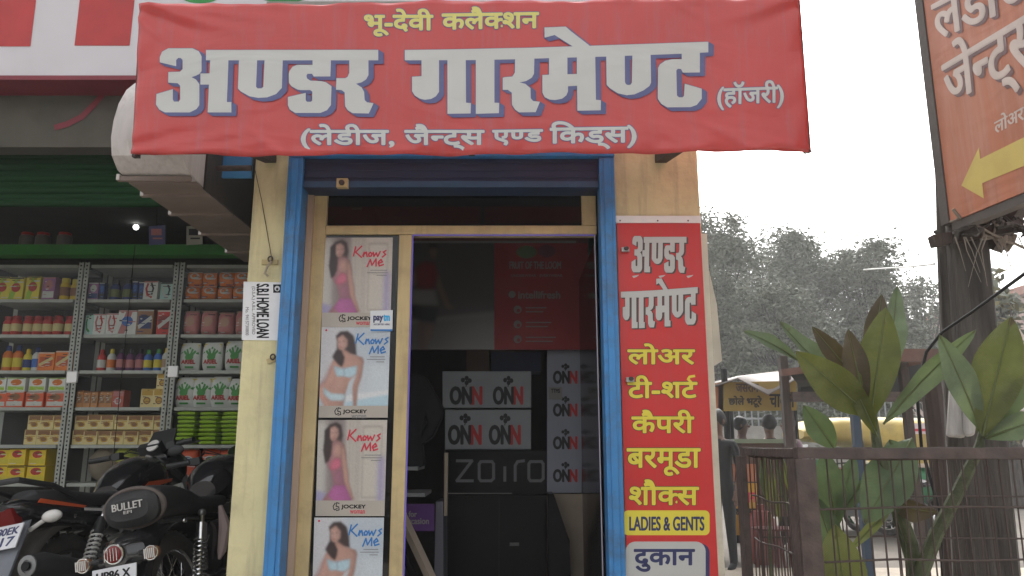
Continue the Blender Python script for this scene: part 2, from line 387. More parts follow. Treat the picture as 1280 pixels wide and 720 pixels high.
BP = lambda u, v, e=0.0: BP0(u, v, e + (.0012 if e else 0))
tl, tr, br, bl = BP(175, 6), BP(999, -4), BP(1013, 188), BP(165, 194)
CREASE = [(0, 0, .16, .20, .035, .012), (0, .03, .12, .26, .03, -.009), (.02, 0, .22, .12, .03, .010), (0, .1, .05, .3, .025, .008), (0, 1, .15, .86, .03, .012), (0, .94, .12, .80, .03, -.008), (.04, 1, .20, .93, .02, .010), (.22, 1, .17, .84, .02, .008), (1, 0, .86, .18, .03, .010), (1, .06, .9, .24, .03, -.007), (1, 1, .85, .84, .03, .010), (.80, 0, .86, .15, .02, .007), (.92, 1, .86, .86, .025, .008)]
def wrink(a, b):
    e = max(0, 1 - a / .035) + max(0, 1 - (1 - a) / .03) * .7 + max(0, 1 - b / .05) * .8 + max(0, 1 - (1 - b) / .07)
    cr = 0
    for a0, b0, a1, b1, wd, am in CREASE:
        ax, bx = (a - a0) * 4.1, b - b0; dx, dy = (a1 - a0) * 4.1, b1 - b0; L2 = dx * dx + dy * dy; t_ = max(0, min(1, (ax * dx + bx * dy) / L2)); d = math.hypot(ax - t_ * dx, bx - t_ * dy)
        cr += am * math.exp(-(d / wd) ** 2) * (1 - .7 * t_)
    sm = lambda q: max(0, min(1, q))
    clear = max(sm((.25 - b) / .06), sm((b - .80) / .06)) * max(sm((.23 - a) / .02), sm((a - .78) / .02)); clear = max(clear, sm((.030 - a) / .008), sm((a - .972) / .006))
    return cr * clear + e * (.0045 * math.sin(46 * a + 9 * b) + .004 * math.sin(21 * b + 60 * a + 1) + .003 * math.sin(130 * a))
mb = MB(); NA, NB = 180, 44; vs = []; fs = []
for j in range(NB + 1):
    for i in range(NA + 1):
        a, b = i / NA, j / NB; p = tl.lerp(tr, a).lerp(bl.lerp(br, a), b) + nrm * wrink(a, b)
        if j == NB: p = p + Vector((0, .004, .004 * math.sin(23 * a) + .003 * math.sin(61 * a + 1) - .006 * math.sin(math.pi * a)))
        if j == 0: p = p + Vector((0, .004, .004 * math.sin(17 * a) - .002 * math.sin(51 * a)))
        vs.append(p)
for j in range(NB):
    for i in range(NA): fs.append((j * (NA + 1) + i, (j + 1) * (NA + 1) + i, (j + 1) * (NA + 1) + i + 1, j * (NA + 1) + i + 1))
mb.add(vs, fs, red_flex)
sheet = mb.build('banner_sheet', bn, ang=80); md = sheet.modifiers.new('thickness', 'SOLIDIFY'); md.thickness = .002; md.offset = -1
mb = MB(); mb.prism([bl.lerp(br, i / 40) + Vector((0, .006, .012 + .004 * math.sin(23 * i / 40))) for i in range(41)] + [bl.lerp(br, i / 40) + Vector((0, .006, .03)) for i in range(40, -1, -1)], (0, .02, 0), red_flex); mb.build('hem', bn)
mb = MB(); q = -nrm * 0.035 + Vector((0, 0, .0))
up_ = Vector((0, 0, .03))
for a, b in ((tl - up_, tr - up_), (bl + up_, br + up_), (tl, bl), (tr, br), ((tl + tr) / 2, (bl + br) / 2)): mb.bar(a + q, b + q, 0.025, 0.025, M_rust)
mb.build('back_frame', bn)
# big lettering, outlines measured on the sign (photo pixel space mapped onto the sign's own plane)
def zz(ox, oy, pts): return [(ox + a / 7.2, oy + b / 7.2) for a, b in pts]
T = []
T.append(zz(190, 50, [(75,205),(75,160),(95,110),(150,80),(370,80),(425,105),(450,150),(450,285),(430,310),(400,325),(360,338),(400,360),(430,400),(430,590),(405,625),(345,655),(120,655),(70,630),(40,585),(45,490),(192,447),(192,540),(202,558),(245,558),(258,540),(258,415),(235,393),(150,388),(152,293),(255,290),(280,265),(280,185),(265,168),(240,166),(222,185),(222,240)]))
T.append(zz(190, 50, [(440,305),(530,305),(530,405),(440,405)]))
T.append(zz(190, 50, [(490,95),(1008+1030,93),(1008+1030,187),(490,187)]))
T.append(zz(190, 50, [(528,180),(692,180),(678,562),(718,562),(718,655),(505,655)]))
T.append(zz(190, 50, [(787,180),(777,440),(800,465),(880,510),(960,525),(1040,520),(1120,490),(1172,435),(1180,180),(1017,180),(1005,425),(988,440),(955,440),(940,425),(950,180)]))
T.append(zz(330, 50, [(440,180),(440,228),(300,228),(260,245),(232,285),(225,310),(228,390),(250,420),(300,448),(330,455),(420,455),(438,470),(435,550),(425,560),(390,560),(378,545),(378,480),(218,517),(218,590),(235,630),(285,660),(510,660),(570,635),(605,590),(610,420),(560,385),(520,375),(420,370),(390,350),(385,325),(395,308),(435,308),(450,332),(600,332),(605,180)]))
T.append(zz(330, 50, [(770,180),(770,300),(755,335),(735,348),(655,348),(650,452),(700,455),(728,475),(733,600),(755,635),(800,662),(945,665),(988,573),(930,565),(908,545),(903,470),(880,430),(830,398),(880,385),(920,360),(942,320),(942,180)]))
W1 = len(T)
T.append([(506.2,63.2),(575,62.2),(660,60.4),(740,57.8),(885.1,52.9),(885,66),(851,67.8),(757.4,71.3),(685.5,73.3),(643.7,74.7),(594.4,75.7),(506.2,76)])
T.append(zz(500, 50, [(195,180),(195,330),(110,335),(110,465),(135,505),(180,532),(225,542),(280,535),(325,510),(352,470),(352,180)]))
T.append(zz(500, 50, [(428,180),(592,180),(595,568),(638,572),(636,665),(428,668)]))
T.append(zz(500, 50, [(683,178),(850,175),(850,568),(893,570),(890,662),(683,668)]))
T.append(zz(630, 40, [(100,235),(98,370),(75,405),(0,412),(-11,417),(-11,525),(35,525),(70,550),(72,660),(100,702),(135,727),(285,725),(322,632),(262,625),(240,600),(238,510),(190,470),(140,458),(200,445),(250,415),(270,380),(273,232)]))
T.append(zz(630, 40, [(405,232),(405,388),(345,392),(345,550),(365,590),(410,612),(460,616),(520,605),(560,575),(575,540),(575,492),(657,488),(660,712),(870,708),(870,618),(826,614),(820,220),(655,224),(655,382),(570,384),(570,228)]))
T.append([(680.5,35),(707,34),(714,40),(737,57.8),(737,60),(718,60),(693.2,44.4),(680.7,47.8)])
T.append(zz(740, 40, [(127,210),(130,480),(160,510),(230,555),(310,573),(380,565),(460,530),(515,490),(530,460),(525,200),(362,205),(357,460),(345,478),(325,482),(305,475),(295,455),(293,207)]))
T.append(zz(740, 40, [(805,190),(805,248),(720,250),(660,262),(610,295),(592,330),(590,605),(620,650),(675,682),(885,680),(940,660),(985,605),(985,515),(832,470),(825,580),(812,592),(780,592),(762,575),(757,350),(770,335),(800,338),(815,370),(968,368),(968,185)]))
def heavy(mb, polys, mp, m, ms, out=1.0, sh=(5.8, 3.8), steps=4, base=2):
    k = base
    for s_ in range(steps + 1):
        for j in range(6):
            dx, dy = sh[0] * s_ / steps + out * math.cos(j * 1.0472), sh[1] * s_ / steps + out * math.sin(j * 1.0472)
            for p in polys: shape(mb, [(a + dx, b + dy) for a, b in p], mp, ms, k); k += 0.12
    k += 2
    for p in polys: shape(mb, p, mp, m, k); k += 0.25
mb = MB(); heavy(mb, T, BP, f_white, f_slate)
text(mb, 'भू-देवी', (456, 12, 541, 45), BP, f_yel, 1.0, (1.0, f_slate))
text(mb, ['कलै', ('क', .80), 'शन'], (553, 9, 673, 36), BP, f_yel, 1.0, (1.0, f_slate), skew=-2)
text(mb, ['(लेडीज, जै', ('न', .66), 'ट्स'], (377, 156, 605, 188), BP, f_white, 0.9, (0.9, f_slate))
text(mb, ['ए', ('ण', .67), 'ड'], (616, 163, 678, 181), BP, f_white, 0.9, (0.9, f_slate), skew=-1)
text(mb, 'िकड्स)', (688, 152, 795, 186), BP, f_white, 0.9, (0.9, f_slate), skew=-1.5)
text(mb, '(हॉजरी)', (897, 102, 979, 136), BP, f_white, 0.7, (0.8, f_slate), skew=-3)
mb.build('lettering', bn)
for a, b in ((1002, 150), (1008, 176)):
    mb = MB(); p = BP(a + 3, b); mb.add([p + Vector((0, .03, 0)), p + Vector((.022, .03, -.035)), p + Vector((-.01, .03, -.05))], [(0, 1, 2)], M_white); mb.build('torn_edge', bn)
mb = MB()
mb.tube([BP(1012, 188), BP(1018, 187) + Vector((0, .02, 0))], 0.003, M_rust, 6)
mb.build('tie_wire', bn)
# struts behind the banner
for i, (px, py) in enumerate(((338, 200), (826, 200))):
    a = P(px, py + 6, YF - 0.001); mb = MB()
    mb.bar((a.x, 3.07, zB + 0.06), (a.x, YF - .001, 2.715), 0.055, 0.05, M_wood)
    tag(mb.build('wooden_strut'), ['dark wooden strut under the banner above the left pillar', 'dark wooden strut under the banner above the red price column'][i], 'strut', 'struts holding the banner')

# ------------------------------------------------------------------ tall red board on the right pillar
M_red2 = flex_wrinkle(mat('red_vinyl', (0.52, 0.022, 0.022), 0.42, var=0.07, scale=3, streak=((.42, .06, .055), .4)), 0.35)
f_yel2 = mat('yellow_ink', (0.66, 0.56, 0.05), 0.45, var=0.04)
f_brown = mat('dark_brown_ink', (0.06, 0.035, 0.03), 0.45)
f_navy = mat('navy_ink', (0.02, 0.025, 0.10), 0.45)
f_lgrey = mat('pale_grey_ink', (0.46, 0.46, 0.44), 0.45, var=0.03)
YB = 3.478
VP_ = front(YB)
vb = thing('price_board', 'tall narrow red vinyl board with yellow Hindi words on the right pillar', 'signboard', (0.69, YB, 0.25))
mb = MB(); x0, x1 = VP_(771, 283).x, VP_(877, 283).x
x1 = 0.895; zt_ = VP_(800, 279).z
mb.box(x0, x1, YB, YB + 0.012, 0.3, zt_, M_red2); mb.build('board_sheet', vb)
mb = MB(); mb.box(x0 - 0.006, x1 + 0.004, YB - 0.003, YB + 0.016, zt_ + 0.001, zt_ + 0.036, M_white)
for px in (775, 822, 860):
    a = VP_(px, 276); mb.ell(a + Vector((0, -.003, 0)), (.004, .003, .004), M_rust, 8, 5)
mb.box(x1 + 0.001, x1 + 0.03, YB + 0.004, YB + 0.018, 0.3, zt_ - 0.05, mat('cream_edge', (0.55, 0.50, 0.40), 0.8, bump=0.4, dirt=(0.25, 0.2, 0.15)))
mb.add([(x1 + .03, YB, 2.15), (x1 + .05, YB - .03, 1.98), (x1 + .062, YB - .02, 1.72), (x1 + .03, YB, 1.70)], [(0, 1, 2, 3)], MATS['cream_edge'])
mb.build('edge_flap', vb)
mb = MB()
# same heavy letters as on the banner, squeezed
def remap(polys, src, dst):
    return [[(dst[0] + (a - src[0]) / (src[2] - src[0]) * (dst[2] - dst[0]), dst[1] + (b - src[1]) / (src[3] - src[1]) * (dst[3] - dst[1])) for a, b in p] for p in polys]
heavy(mb, remap(T[:W1], (195, 61, 473, 142), (789, 295, 858, 341)), VP_, f_lgrey, f_brown, 0.4, (1.8, 1.2), 2)
heavy(mb, remap(T[W1:], (506, 34, 885, 142), (776, 348, 872, 410)), VP_, f_lgrey, f_brown, 0.4, (1.8, 1.2), 2)
for x in (790, 823, 858): shape(mb, [(x, 345), (x + 9, 343.5), (x + 6, 346), (x + 2, 347.5)], VP_, f_lgrey, 3)
o_ = (0.9, f_brown)
text(mb, 'लोअर', (785, 430, 868, 455), VP_, f_yel2, 0.9, o_)
text(mb, 'टी-शट', (785, 470, 871, 497), VP_, f_yel2, 0.9, o_)
ribbon(mb, [(864, 478), (860, 474), (862, 471), (868, 470)], 3.0, VP_, f_yel2, 20)
text(mb, 'कैपरी', (790, 513, 867, 541), VP_, f_yel2, 0.9, o_)
text(mb, 'बरमूडा', (784, 561, 875, 594), VP_, f_yel2, 0.9, o_)
text(mb, ['शौ', ('क', .80), 'स'], (787, 600, 873, 631), VP_, f_yel2, 0.9, o_)
rrect(mb, (779, 638, 887, 669), 6, VP_, f_yel2, 2)
text(mb, 'LADIES & GENTS', (787, 646, 880, 663), VP_, f_navy, 0.55, lay=4)
rrect(mb, (786, 679, 887, 790), 12, VP_, f_navy, 2); rrect(mb, (782, 677, 882, 788), 12, VP_, f_lgrey, 3)
text(mb, 'दुकान', (793, 687, 868, 714), VP_, f_navy, 0.9, lay=5)
text(mb, 'लोअर', (796, 724, 866, 745), VP_, f_navy, 0.9, lay=5)
mb.build('lettering', vb)
for i, (px, py) in enumerate(((781, 313), (787, 475))):
    a = VP_(px, py); mb = MB(); mb.obox(a + Vector((0, -.012, 0)), (.035, .02, .02), M_steel); mb.ell(a + Vector((.004, -.026, .004)), (.012, .01, .01), M_rust, 8, 6)
    tag(mb.build('bent_latch'), ['small bent metal latch beside the top white word on the red board', 'small bent metal latch beside the yellow T-shirt word on the red board'][i], 'latch')

# ------------------------------------------------------------------ window posters
pw = flat('poster_paper', (0.55, 0.55, 0.55), 0.35); pA = flat('poster_beige', (0.42, 0.37, 0.33), 0.35); pA2 = flat('poster_cream', (0.55, 0.50, 0.44), 0.35)
pB_ = flat('poster_pale_blue', (0.50, 0.55, 0.60), 0.35); pS = flat('poster_strip', (0.40, 0.36, 0.31), 0.35); pH = flat('print_dark_hair', (0.055, 0.03, 0.035), 0.4)
pSk = flat('print_skin', (0.50, 0.27, 0.25), 0.4); pSk2 = flat('print_skin_mauve', (0.30, 0.11, 0.17), 0.4); pPk = flat('print_pink', (0.55, 0.13, 0.20), 0.4); pMg = flat('print_mauve', (0.40, 0.12, 0.28), 0.4)
pLb = flat('print_light_blue', (0.45, 0.60, 0.66), 0.4); pRd = flat('print_red', (0.55, 0.03, 0.06), 0.4); pBl = flat('print_blue', (0.03, 0.17, 0.45), 0.4); pGy = flat('print_grey', (0.2, 0.19, 0.19), 0.4); pLv = flat('print_lavender', (0.42, 0.38, 0.55), 0.4)
KNOWS = [[(300,110),(285,180)],[(345,105),(300,150),(345,190)],[(355,180),(365,150),(360,185)],[(365,165),(380,150),(388,185)],[(410,152),(398,165),(402,182),(418,180),(424,162),(410,152)],[(432,150),(438,184),(455,155),(466,184),(485,145)],[(528,138),(507,150),(525,168),(500,188)],
         [(390,260),(412,205),(425,250),(455,200),(456,256)],[(470,236),(503,224),(492,205),(472,225),(480,254),(512,244)]]
import numpy as np
def p_mask(pts, W, H, b0):
    ys, xs = np.mgrid[0:H * 2, 0:W * 2]; X = b0[0] + (xs + .5) / (W * 2) * (b0[2] - b0[0]); Y = b0[1] + (ys + .5) / (H * 2) * (b0[3] - b0[1])
    ins = np.zeros(X.shape, bool); n = len(pts)
    for i in range(n):
        x1, y1 = pts[i]; x2, y2 = pts[(i + 1) % n]
        if y1 == y2: continue
        ins ^= ((y1 > Y) != (y2 > Y)) & (X < (x2 - x1) * (Y - y1) / (y2 - y1) + x1)
    return ins.reshape(H, 2, W, 2).mean((1, 3))
def p_blur(a, k):
    for ax in (0, 1):
        for _ in range(2):
            q = np.pad(a, [(k, k) if i == ax else (0, 0) for i in (0, 1)], mode='edge'); c = np.cumsum(q, ax); z = np.zeros_like(np.take(c, [0], ax)); c = np.concatenate([z, c], ax)
            a = (np.take(c, range(2 * k + 1, c.shape[ax]), ax) - np.take(c, range(0, c.shape[ax] - 2 * k - 1), ax)) / (2 * k + 1)
    return a
def p_layer(img, pts, col, b0, soft=1, rnd=0.0, big=5, side=0.0):
    H, W = img.shape[:2]; m = p_mask(pts, W, H, b0); ms = p_blur(m, soft) if soft else m; sh = p_blur(m, big)
    f = 1 - rnd + rnd * np.clip(sh * 1.25, 0, 1) + side * (np.roll(sh, -big, 1) - np.roll(sh, big, 1))
    c = np.array(col)[None, None, :] * np.clip(f, .15, 1.5)[..., None]
    img[:] = img * (1 - ms[..., None]) + c * ms[..., None]
def p_mesh(name, img, b0, mp, lay, parent):
    H, W = img.shape[:2]; vs = []; fs = []
    for j in range(H + 1):
        for i in range(W + 1): vs.append(mp(b0[0] + (b0[2] - b0[0]) * i / W, b0[1] + (b0[3] - b0[1]) * j / H, lay * EPS))
    for j in range(H):
        for i in range(W): fs.append((j * (W + 1) + i, j * (W + 1) + i + 1, (j + 1) * (W + 1) + i + 1, (j + 1) * (W + 1) + i))
    if 'photo_print' not in MATS:
        m_ = bpy.data.materials.new('photo_print'); m_.use_nodes = True; MATS['photo_print'] = m_; t = m_.node_tree; a_ = t.nodes.new('ShaderNodeAttribute'); a_.attribute_name = 'ink'
        t.links.new(a_.outputs['Color'], t.nodes['Principled BSDF'].inputs['Base Color']); t.nodes['Principled BSDF'].inputs['Roughness'].default_value = .35
    q = MB(); q.add(vs, fs, MATS['photo_print']); o = q.build(name, parent); at = o.data.color_attributes.new('ink', 'FLOAT_COLOR', 'POINT')
    pd = np.pad(img, ((0, 1), (0, 1), (0, 0)), mode='edge'); buf = np.concatenate([pd, np.ones(pd.shape[:2] + (1,))], 2).reshape(-1); at.data.foreach_set('color', buf.astype(np.float32)); return o
def circ(cx, cy, rx, ry, n=12): return [(cx + rx * math.cos(6.2832 * i / n), cy + ry * math.sin(6.2832 * i / n)) for i in range(n)]
SK, SKD, HR = (.50, .285, .225), (.33, .15, .14), (.045, .026, .026)
def poster(design, q, label):
    """q: px of the sheet, top-left x, y and bottom-right x, y plus the lean of its sides"""
    x0, y0, x1, y1, lean = q; fr = front(YD + 0.0065)
    b0 = (60, 40, 575, 715) if design == 'A' else (70, 45, 590, 720)
    def mp(u, v, e):
        a = (u - b0[0]) / (b0[2] - b0[0]); b = (v - b0[1]) / (b0[3] - b0[1]); return fr(x0 + (x1 - x0) * a - lean * b, y0 + (y1 - y0) * b, e)
    mb = MB(); mb.prism([mp(b0[0], b0[1], 0), mp(b0[2], b0[1], 0), mp(b0[2], b0[3], 0), mp(b0[0], b0[3], 0)], (0, .002, 0), pA)
    y_ = 606 if design == 'A' else 632
    I0 = (b0[0], b0[1], b0[2], y_); W, H = 96, 108; img = np.zeros((H, W, 3)); L_ = lambda pts, col, **k: p_layer(img, pts, col, I0, **k)
    rc = lambda a, b, c, d: [(a, b), (c, b), (c, d), (a, d)]
    if design == 'A':
        img[:] = (.40, .355, .315); L_(rc(60, 60, 135, 560), (.55, .52, .47), soft=3); L_(rc(135, 40, 275, 620), (.25, .21, .20), soft=5); L_(rc(275, 30, 362, 620), (.50, .455, .40), soft=2)
        for x in (300, 325, 350): L_(rc(x, 30, x + 6, 620), (.36, .32, .28), soft=1)
        L_(rc(378, 30, 580, 620), (.52, .475, .42), soft=2); L_(rc(398, 82, 545, 592), (.36, .32, .28), soft=1); L_(rc(407, 94, 537, 582), (.52, .48, .42), soft=1); L_(rc(520, 300, 565, 606), (.34, .30, .46), soft=3)
        L_([(60, 535), (140, 560), (110, 606), (60, 606)], (.36, .33, .50), soft=2)
        L_([(150,72),(200,56),(238,80),(250,150),(240,215),(212,240),(170,300),(130,350),(108,260),(116,180),(112,120)], HR, soft=1, rnd=.3)
        L_([(175,180),(215,185),(258,212),(278,290),(284,380),(292,440),(300,500),(330,600),(110,606),(140,565),(195,510),(185,460),(165,400),(140,368),(130,340),(170,290)], (.36, .17, .19), soft=1, rnd=.65, big=7, side=.25)
        L_([(200,195),(255,215),(258,290),(225,315),(180,300),(180,230)], SK, soft=4, rnd=.4, side=.2)
        L_([(150,100),(190,84),(216,108),(218,150),(198,186),(172,192),(152,168)], (.56, .33, .27), soft=1, rnd=.5, big=5, side=.2)
        L_([(165,345),(200,306),(238,318),(242,372),(200,402),(158,390)], (.58, .15, .22), soft=1, rnd=.45, big=4)
        L_([(190,400),(285,390),(292,500),(195,505)], (.31, .13, .18), soft=3, rnd=.5, side=.2)
        L_([(192,500),(292,503),(322,545),(332,606),(190,606),(150,575)], (.42, .12, .30), soft=1, rnd=.4, big=6, side=.2)
        L_([(238,225),(264,234),(298,420),(302,470),(348,600),(328,604),(268,480),(246,330)], SK, soft=1, rnd=.6, big=3)
        L_([(118,110),(150,90),(150,180),(166,235),(152,330),(124,348),(106,255)], HR, soft=1, rnd=.3)
        for c_ in ((172, 134), (199, 130)): L_(circ(*c_, 8, 4), (.06, .03, .03), soft=1)
        L_(circ(184, 170, 11, 5), (.42, .10, .11), soft=1); L_([(186, 140), (192, 158), (182, 159)], SKD, soft=1)
    else:
        img[:] = (.52, .55, .58); L_(rc(70, 45, 330, 500), (.58, .57, .58), soft=8); L_(rc(300, 45, 600, 330), (.47, .52, .57), soft=8); L_(rc(440, 330, 600, 560), (.55, .60, .63), soft=6)
        L_([(270, 590), (600, 530), (600, 640), (270, 640)], (.42, .56, .63), soft=2); L_([(270, 555), (600, 515), (600, 548), (270, 606)], (.66, .67, .68), soft=1)
        L_([(180,112),(215,78),(270,73),(317,110),(338,180),(345,262),(300,255),(190,262),(192,150)], HR, soft=1, rnd=.3)
        L_([(240,205),(300,245),(390,272),(402,300),(387,420),(362,500),(357,634),(328,634),(318,480),(330,410),(292,460),(267,560),(255,634),(110,634),(60,550),(55,500),(120,440),(162,300),(200,258)], SK, soft=1, rnd=.6, big=6, side=.25)
        L_([(330,412),(346,408),(318,480),(290,560),(272,545),(300,470)], (.50, .55, .58), soft=1); L_([(200,420),(250,425),(225,530),(205,510)], (.56, .34, .27), soft=4)
        L_([(70,500),(120,445),(165,330),(150,330),(105,430),(58,500)], (.40, .20, .18), soft=2)
        L_([(195,130),(235,103),(272,140),(272,190),(242,224),(215,227),(199,190)], (.55, .33, .27), soft=1, rnd=.5, big=5, side=.2)
        L_([(228,220),(256,270),(250,312),(235,348),(200,322),(158,270),(188,215)], HR, soft=1, rnd=.3)
        L_([(170,333),(240,358),(352,333),(346,402),(300,427),(255,415),(198,417)], (.47, .62, .68), soft=1, rnd=.5, big=4); L_([(246,350),(258,350),(256,416),(250,416)], (.30, .35, .42), soft=1)
        for k in range(14): L_(circ(180 + 12 * k, 372 + 22 * math.sin(k * 2.1), 6, 5, 6), (.25, .40, .50), soft=1)
        L_([(98,493),(160,540),(272,548),(257,598),(160,598),(103,545)], (.52, .64, .68), soft=1, rnd=.45, big=4)
        for c_ in ((214, 158), (243, 153)): L_(circ(*c_, 8, 4), (.06, .03, .03), soft=1)
        L_(circ(222, 198, 11, 5), (.40, .11, .11), soft=1); L_([(222, 165), (214, 183), (226, 184)], SKD, soft=1)
    rg_ = np.random.RandomState(5); img *= (1 + .05 * rg_.randn(H, W, 1)); img *= .92; np.clip(img, .01, .9, out=img)
    k = 40
    if design == 'B': disc(mb, (107, 68), (8, 8), mp, pRd, k)
    ox, oy = (0, 0) if design == 'A' else (48, -15)
    ink = pRd if design == 'A' else pBl
    for s_ in KNOWS: ribbon(mb, [(a + ox, b + oy) for a, b in s_], 11, mp, ink, k)
    for i, (a, b) in enumerate(((415, 540), (390, 545), (462, 538))): rectp(mb, (a + ox * .6, 284 + 19 * i - (20 if ox else 0), b + ox * .3, 289 + 19 * i - (20 if ox else 0)), mp, pGy, k)
    rectp(mb, (b0[0], y_, b0[2], b0[3]), mp, pS, k + 1)
    text(mb, 'JOCKEY', (252, y_ + 30, 432, y_ + 62), mp, M_black, 2.0, lay=k + 2); text(mb, 'woman', (318, y_ + 68, 428, y_ + 92), mp, pRd if design == 'A' else pGy, 1.0, lay=k + 2)
    for pth in ([(205, y_ + 18), (190, y_ + 40), (196, y_ + 62)], [(235, y_ + 20), (215, y_ + 15), (212, y_ + 40), (232, y_ + 45), (236, y_ + 66), (214, y_ + 70)], [(200, y_ + 66), (222, y_ + 55)]): ribbon(mb, pth, 7, mp, M_black, k + 2)
    o = tag(mb.build('poster'), label, 'poster', 'lingerie posters stuck on the side window'); p_mesh('photo', img, I0, mp, 8, o); return o
poster('A', (405, 297, 491, 409, 3), 'poster with red script and pink underwear model, topmost in the window column')
poster('B', (402, 409, 488, 522, 3.5), 'poster with blue script just under the payment sticker')
poster('A', (398, 525, 484, 645, 3.5), 'poster with red script between the two blue script posters')
poster('B', (393, 647, 480, 768, 3.5), 'lowest poster with blue script, cut by the bottom of the frame')
# payment sticker
fr = front(YD - 0.001); mb = MB(); mb.prism([fr(463, 388.5), fr(491, 387.5), fr(490.5, 414), fr(462.5, 414.5)], (0, .0015, 0), flat('sticker_white', (0.62, 0.64, 0.66), 0.3))
text(mb, 'pay', (467, 395, 478.5, 403), fr, f_navy, 0.5); text(mb, 'tm', (479.5, 393.5, 487, 401), fr, flat('sky_blue_ink', (0.03, 0.35, 0.65)), 0.5)
text(mb, 'ACCEPTED HERE', (467, 404.5, 487, 406.5), fr, f_navy, 0.1); rectp(mb, (463, 411.5, 490.5, 414), fr, pBl, 2)
tag(mb.build('payment_sticker'), 'small white payment sticker overlapping the top poster', 'sticker')
# home loan notice on left pillar
fr = front(YF - 0.003); mb = MB()
mb.prism([fr(304.5, 352), fr(353.5, 353), fr(350, 425.5), fr(302, 425)], (0, .002, 0), flat('notice_paper', (0.70, 0.70, 0.71), 0.6))
text(mb, 'S.B.I HOME LOAN', (321, 355, 336, 422), fr, M_black, 0.45, rot=True)
text(mb, '(D.S.A.) A.B.L. APPROVED', (314, 358, 319, 418), fr, pGy, 0.12, rot=True); text(mb, 'Mo. 9415730800', (307, 384, 311, 419), fr, pGy, 0.1, rot=True)
rectp(mb, (341.5, 355.5, 352, 366), fr, M_black, 2); disc(mb, (346.5, 360.7), (3.4, 3.4), fr, pw, 3); disc(mb, (346.5, 361.5), (1.6, 1.8), fr, M_black, 4)
tag(mb.build('loan_notice'), 'white paper notice with sideways black home loan lettering on yellow pillar', 'notice')
# small fittings on the left pillar
for i, (px, py) in enumerate(((338, 328), (341, 450))):
    a = P(px, py, YF); mb = MB()
    mb.obox(a + Vector((0, -.006, 0)), (.075 if i == 0 else .05, .012, .022), mat('painted_latch', (0.45, 0.36, 0.18), 0.7, bump=0.3), Matrix.Rotation(R(0 if i == 0 else -20), 3, 'Y'))
    mb.torus(a + Vector((0.005, -.02, 0.012)), (0.3, 1, 0), 0.012, 0.004, M_rust, 14, 6)
    if i == 0: mb.tube([a + Vector((0.01, -.02, 0)), a + Vector((-.005, -.03, -.03)), a + Vector((-.015, -.022, -.06)), a + Vector((0.0, -.02, -.07))], 0.006, mat('rag', (0.35, 0.3, 0.22), 0.9), 6)
    tag(mb.build('wall_hasp'), ['rusty hasp with a knotted rag above the white notice', 'rusty hasp below the white notice on yellow pillar'][i], 'hasp')
mb = MB(); mb.tube([P(316, 200, YF - .006), P(327, 250, YF - .004), P(334, 290, YF - .004), P(340, 325, YF - .01)], 0.0018, M_rust, 5); tag(mb.build('loose_wire'), 'thin loose wire hanging down the yellow pillar to the hasp', 'wire')
a = P(428, 229, 3.45); mb = MB(); mb.box(a.x - .026, a.x + .026, 3.44, 3.472, a.z - .022, a.z + .022, M_jamb); mb.lathe([(.013, 0), (.013, .012), (.009, .014)], M_rust, (a.x, 3.44, a.z - .002), (0, -1, 0), 12)
tag(mb.build('switch_box'), 'small buff switch box under the blue shutter header', 'switch box')

# ------------------------------------------------------------------ inside the garment shop
fr = front(4.9); mb = MB()
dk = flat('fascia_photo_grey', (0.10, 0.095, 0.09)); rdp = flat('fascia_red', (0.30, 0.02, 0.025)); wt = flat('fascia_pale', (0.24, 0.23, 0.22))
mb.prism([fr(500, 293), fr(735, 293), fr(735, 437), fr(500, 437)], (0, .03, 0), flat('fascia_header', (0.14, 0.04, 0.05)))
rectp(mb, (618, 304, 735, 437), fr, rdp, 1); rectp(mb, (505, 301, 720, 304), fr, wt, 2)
def z2(pts): return [(500 + a / 4.8, 290 + b / 4.8) for a, b in pts]
disc(mb, z2([(760, 120)])[0], (13, 8), fr, flat('print_green', (0.10, 0.15, 0.06)), 3); disc(mb, z2([(880, 115)])[0], (11, 8), fr, flat('print_plum', (0.12, 0.01, 0.03)), 3)
text(mb, 'FRUIT OF THE LOOM', (637, 327, 701, 336), fr, wt, 0.3); text(mb, 'UNDERWEAR · EVERYWEAR', (639, 343, 703, 346), fr, wt, 0.1); text(mb, 'intellifresh', (648, 364, 700, 373), fr, wt, 0.4); disc(mb, (640, 368), (4.5, 4.5), fr, wt, 2)
for i, y in enumerate((387, 405.5, 424)):
    disc(mb, (647, y), (5, 5), fr, wt, 2); disc(mb, (648, y + 1), (2.2, 2.2), fr, rdp, 3)
    for q in range(2): rectp(mb, (657, y - 3 + q * 5, 683 - q * 4 + i * 6, y - 1.6 + q * 5), fr, wt, 2)
FB = tag(mb.build('fascia_board'), 'dim grey and red underwear fascia board inside above the boxes', 'fascia board')
FRM = fr
IF = (505, 304, 618, 437); fi = np.zeros((84, 72, 3)); fi[:] = (.075, .07, .066); LF = lambda pts, col, **k: p_layer(fi, pts, col, IF, **k)
zf = lambda pts: [(500 + a / 4.8, 290 + b / 4.8) for a, b in pts]
LF(zf([(0, 530), (570, 478), (570, 720), (0, 720)]), (.13, .12, .11), soft=1); LF(zf([(0, 545), (570, 490), (570, 505), (0, 560)]), (.19, .18, .17), soft=1)
LF(zf([(112, 540), (150, 545), (150, 705), (118, 705)]), (.17, .11, .09), soft=1, rnd=.5, big=3); LF(zf([(152, 545), (214, 548), (190, 640), (160, 705), (140, 705)]), (.18, .115, .09), soft=1, rnd=.5, big=3)
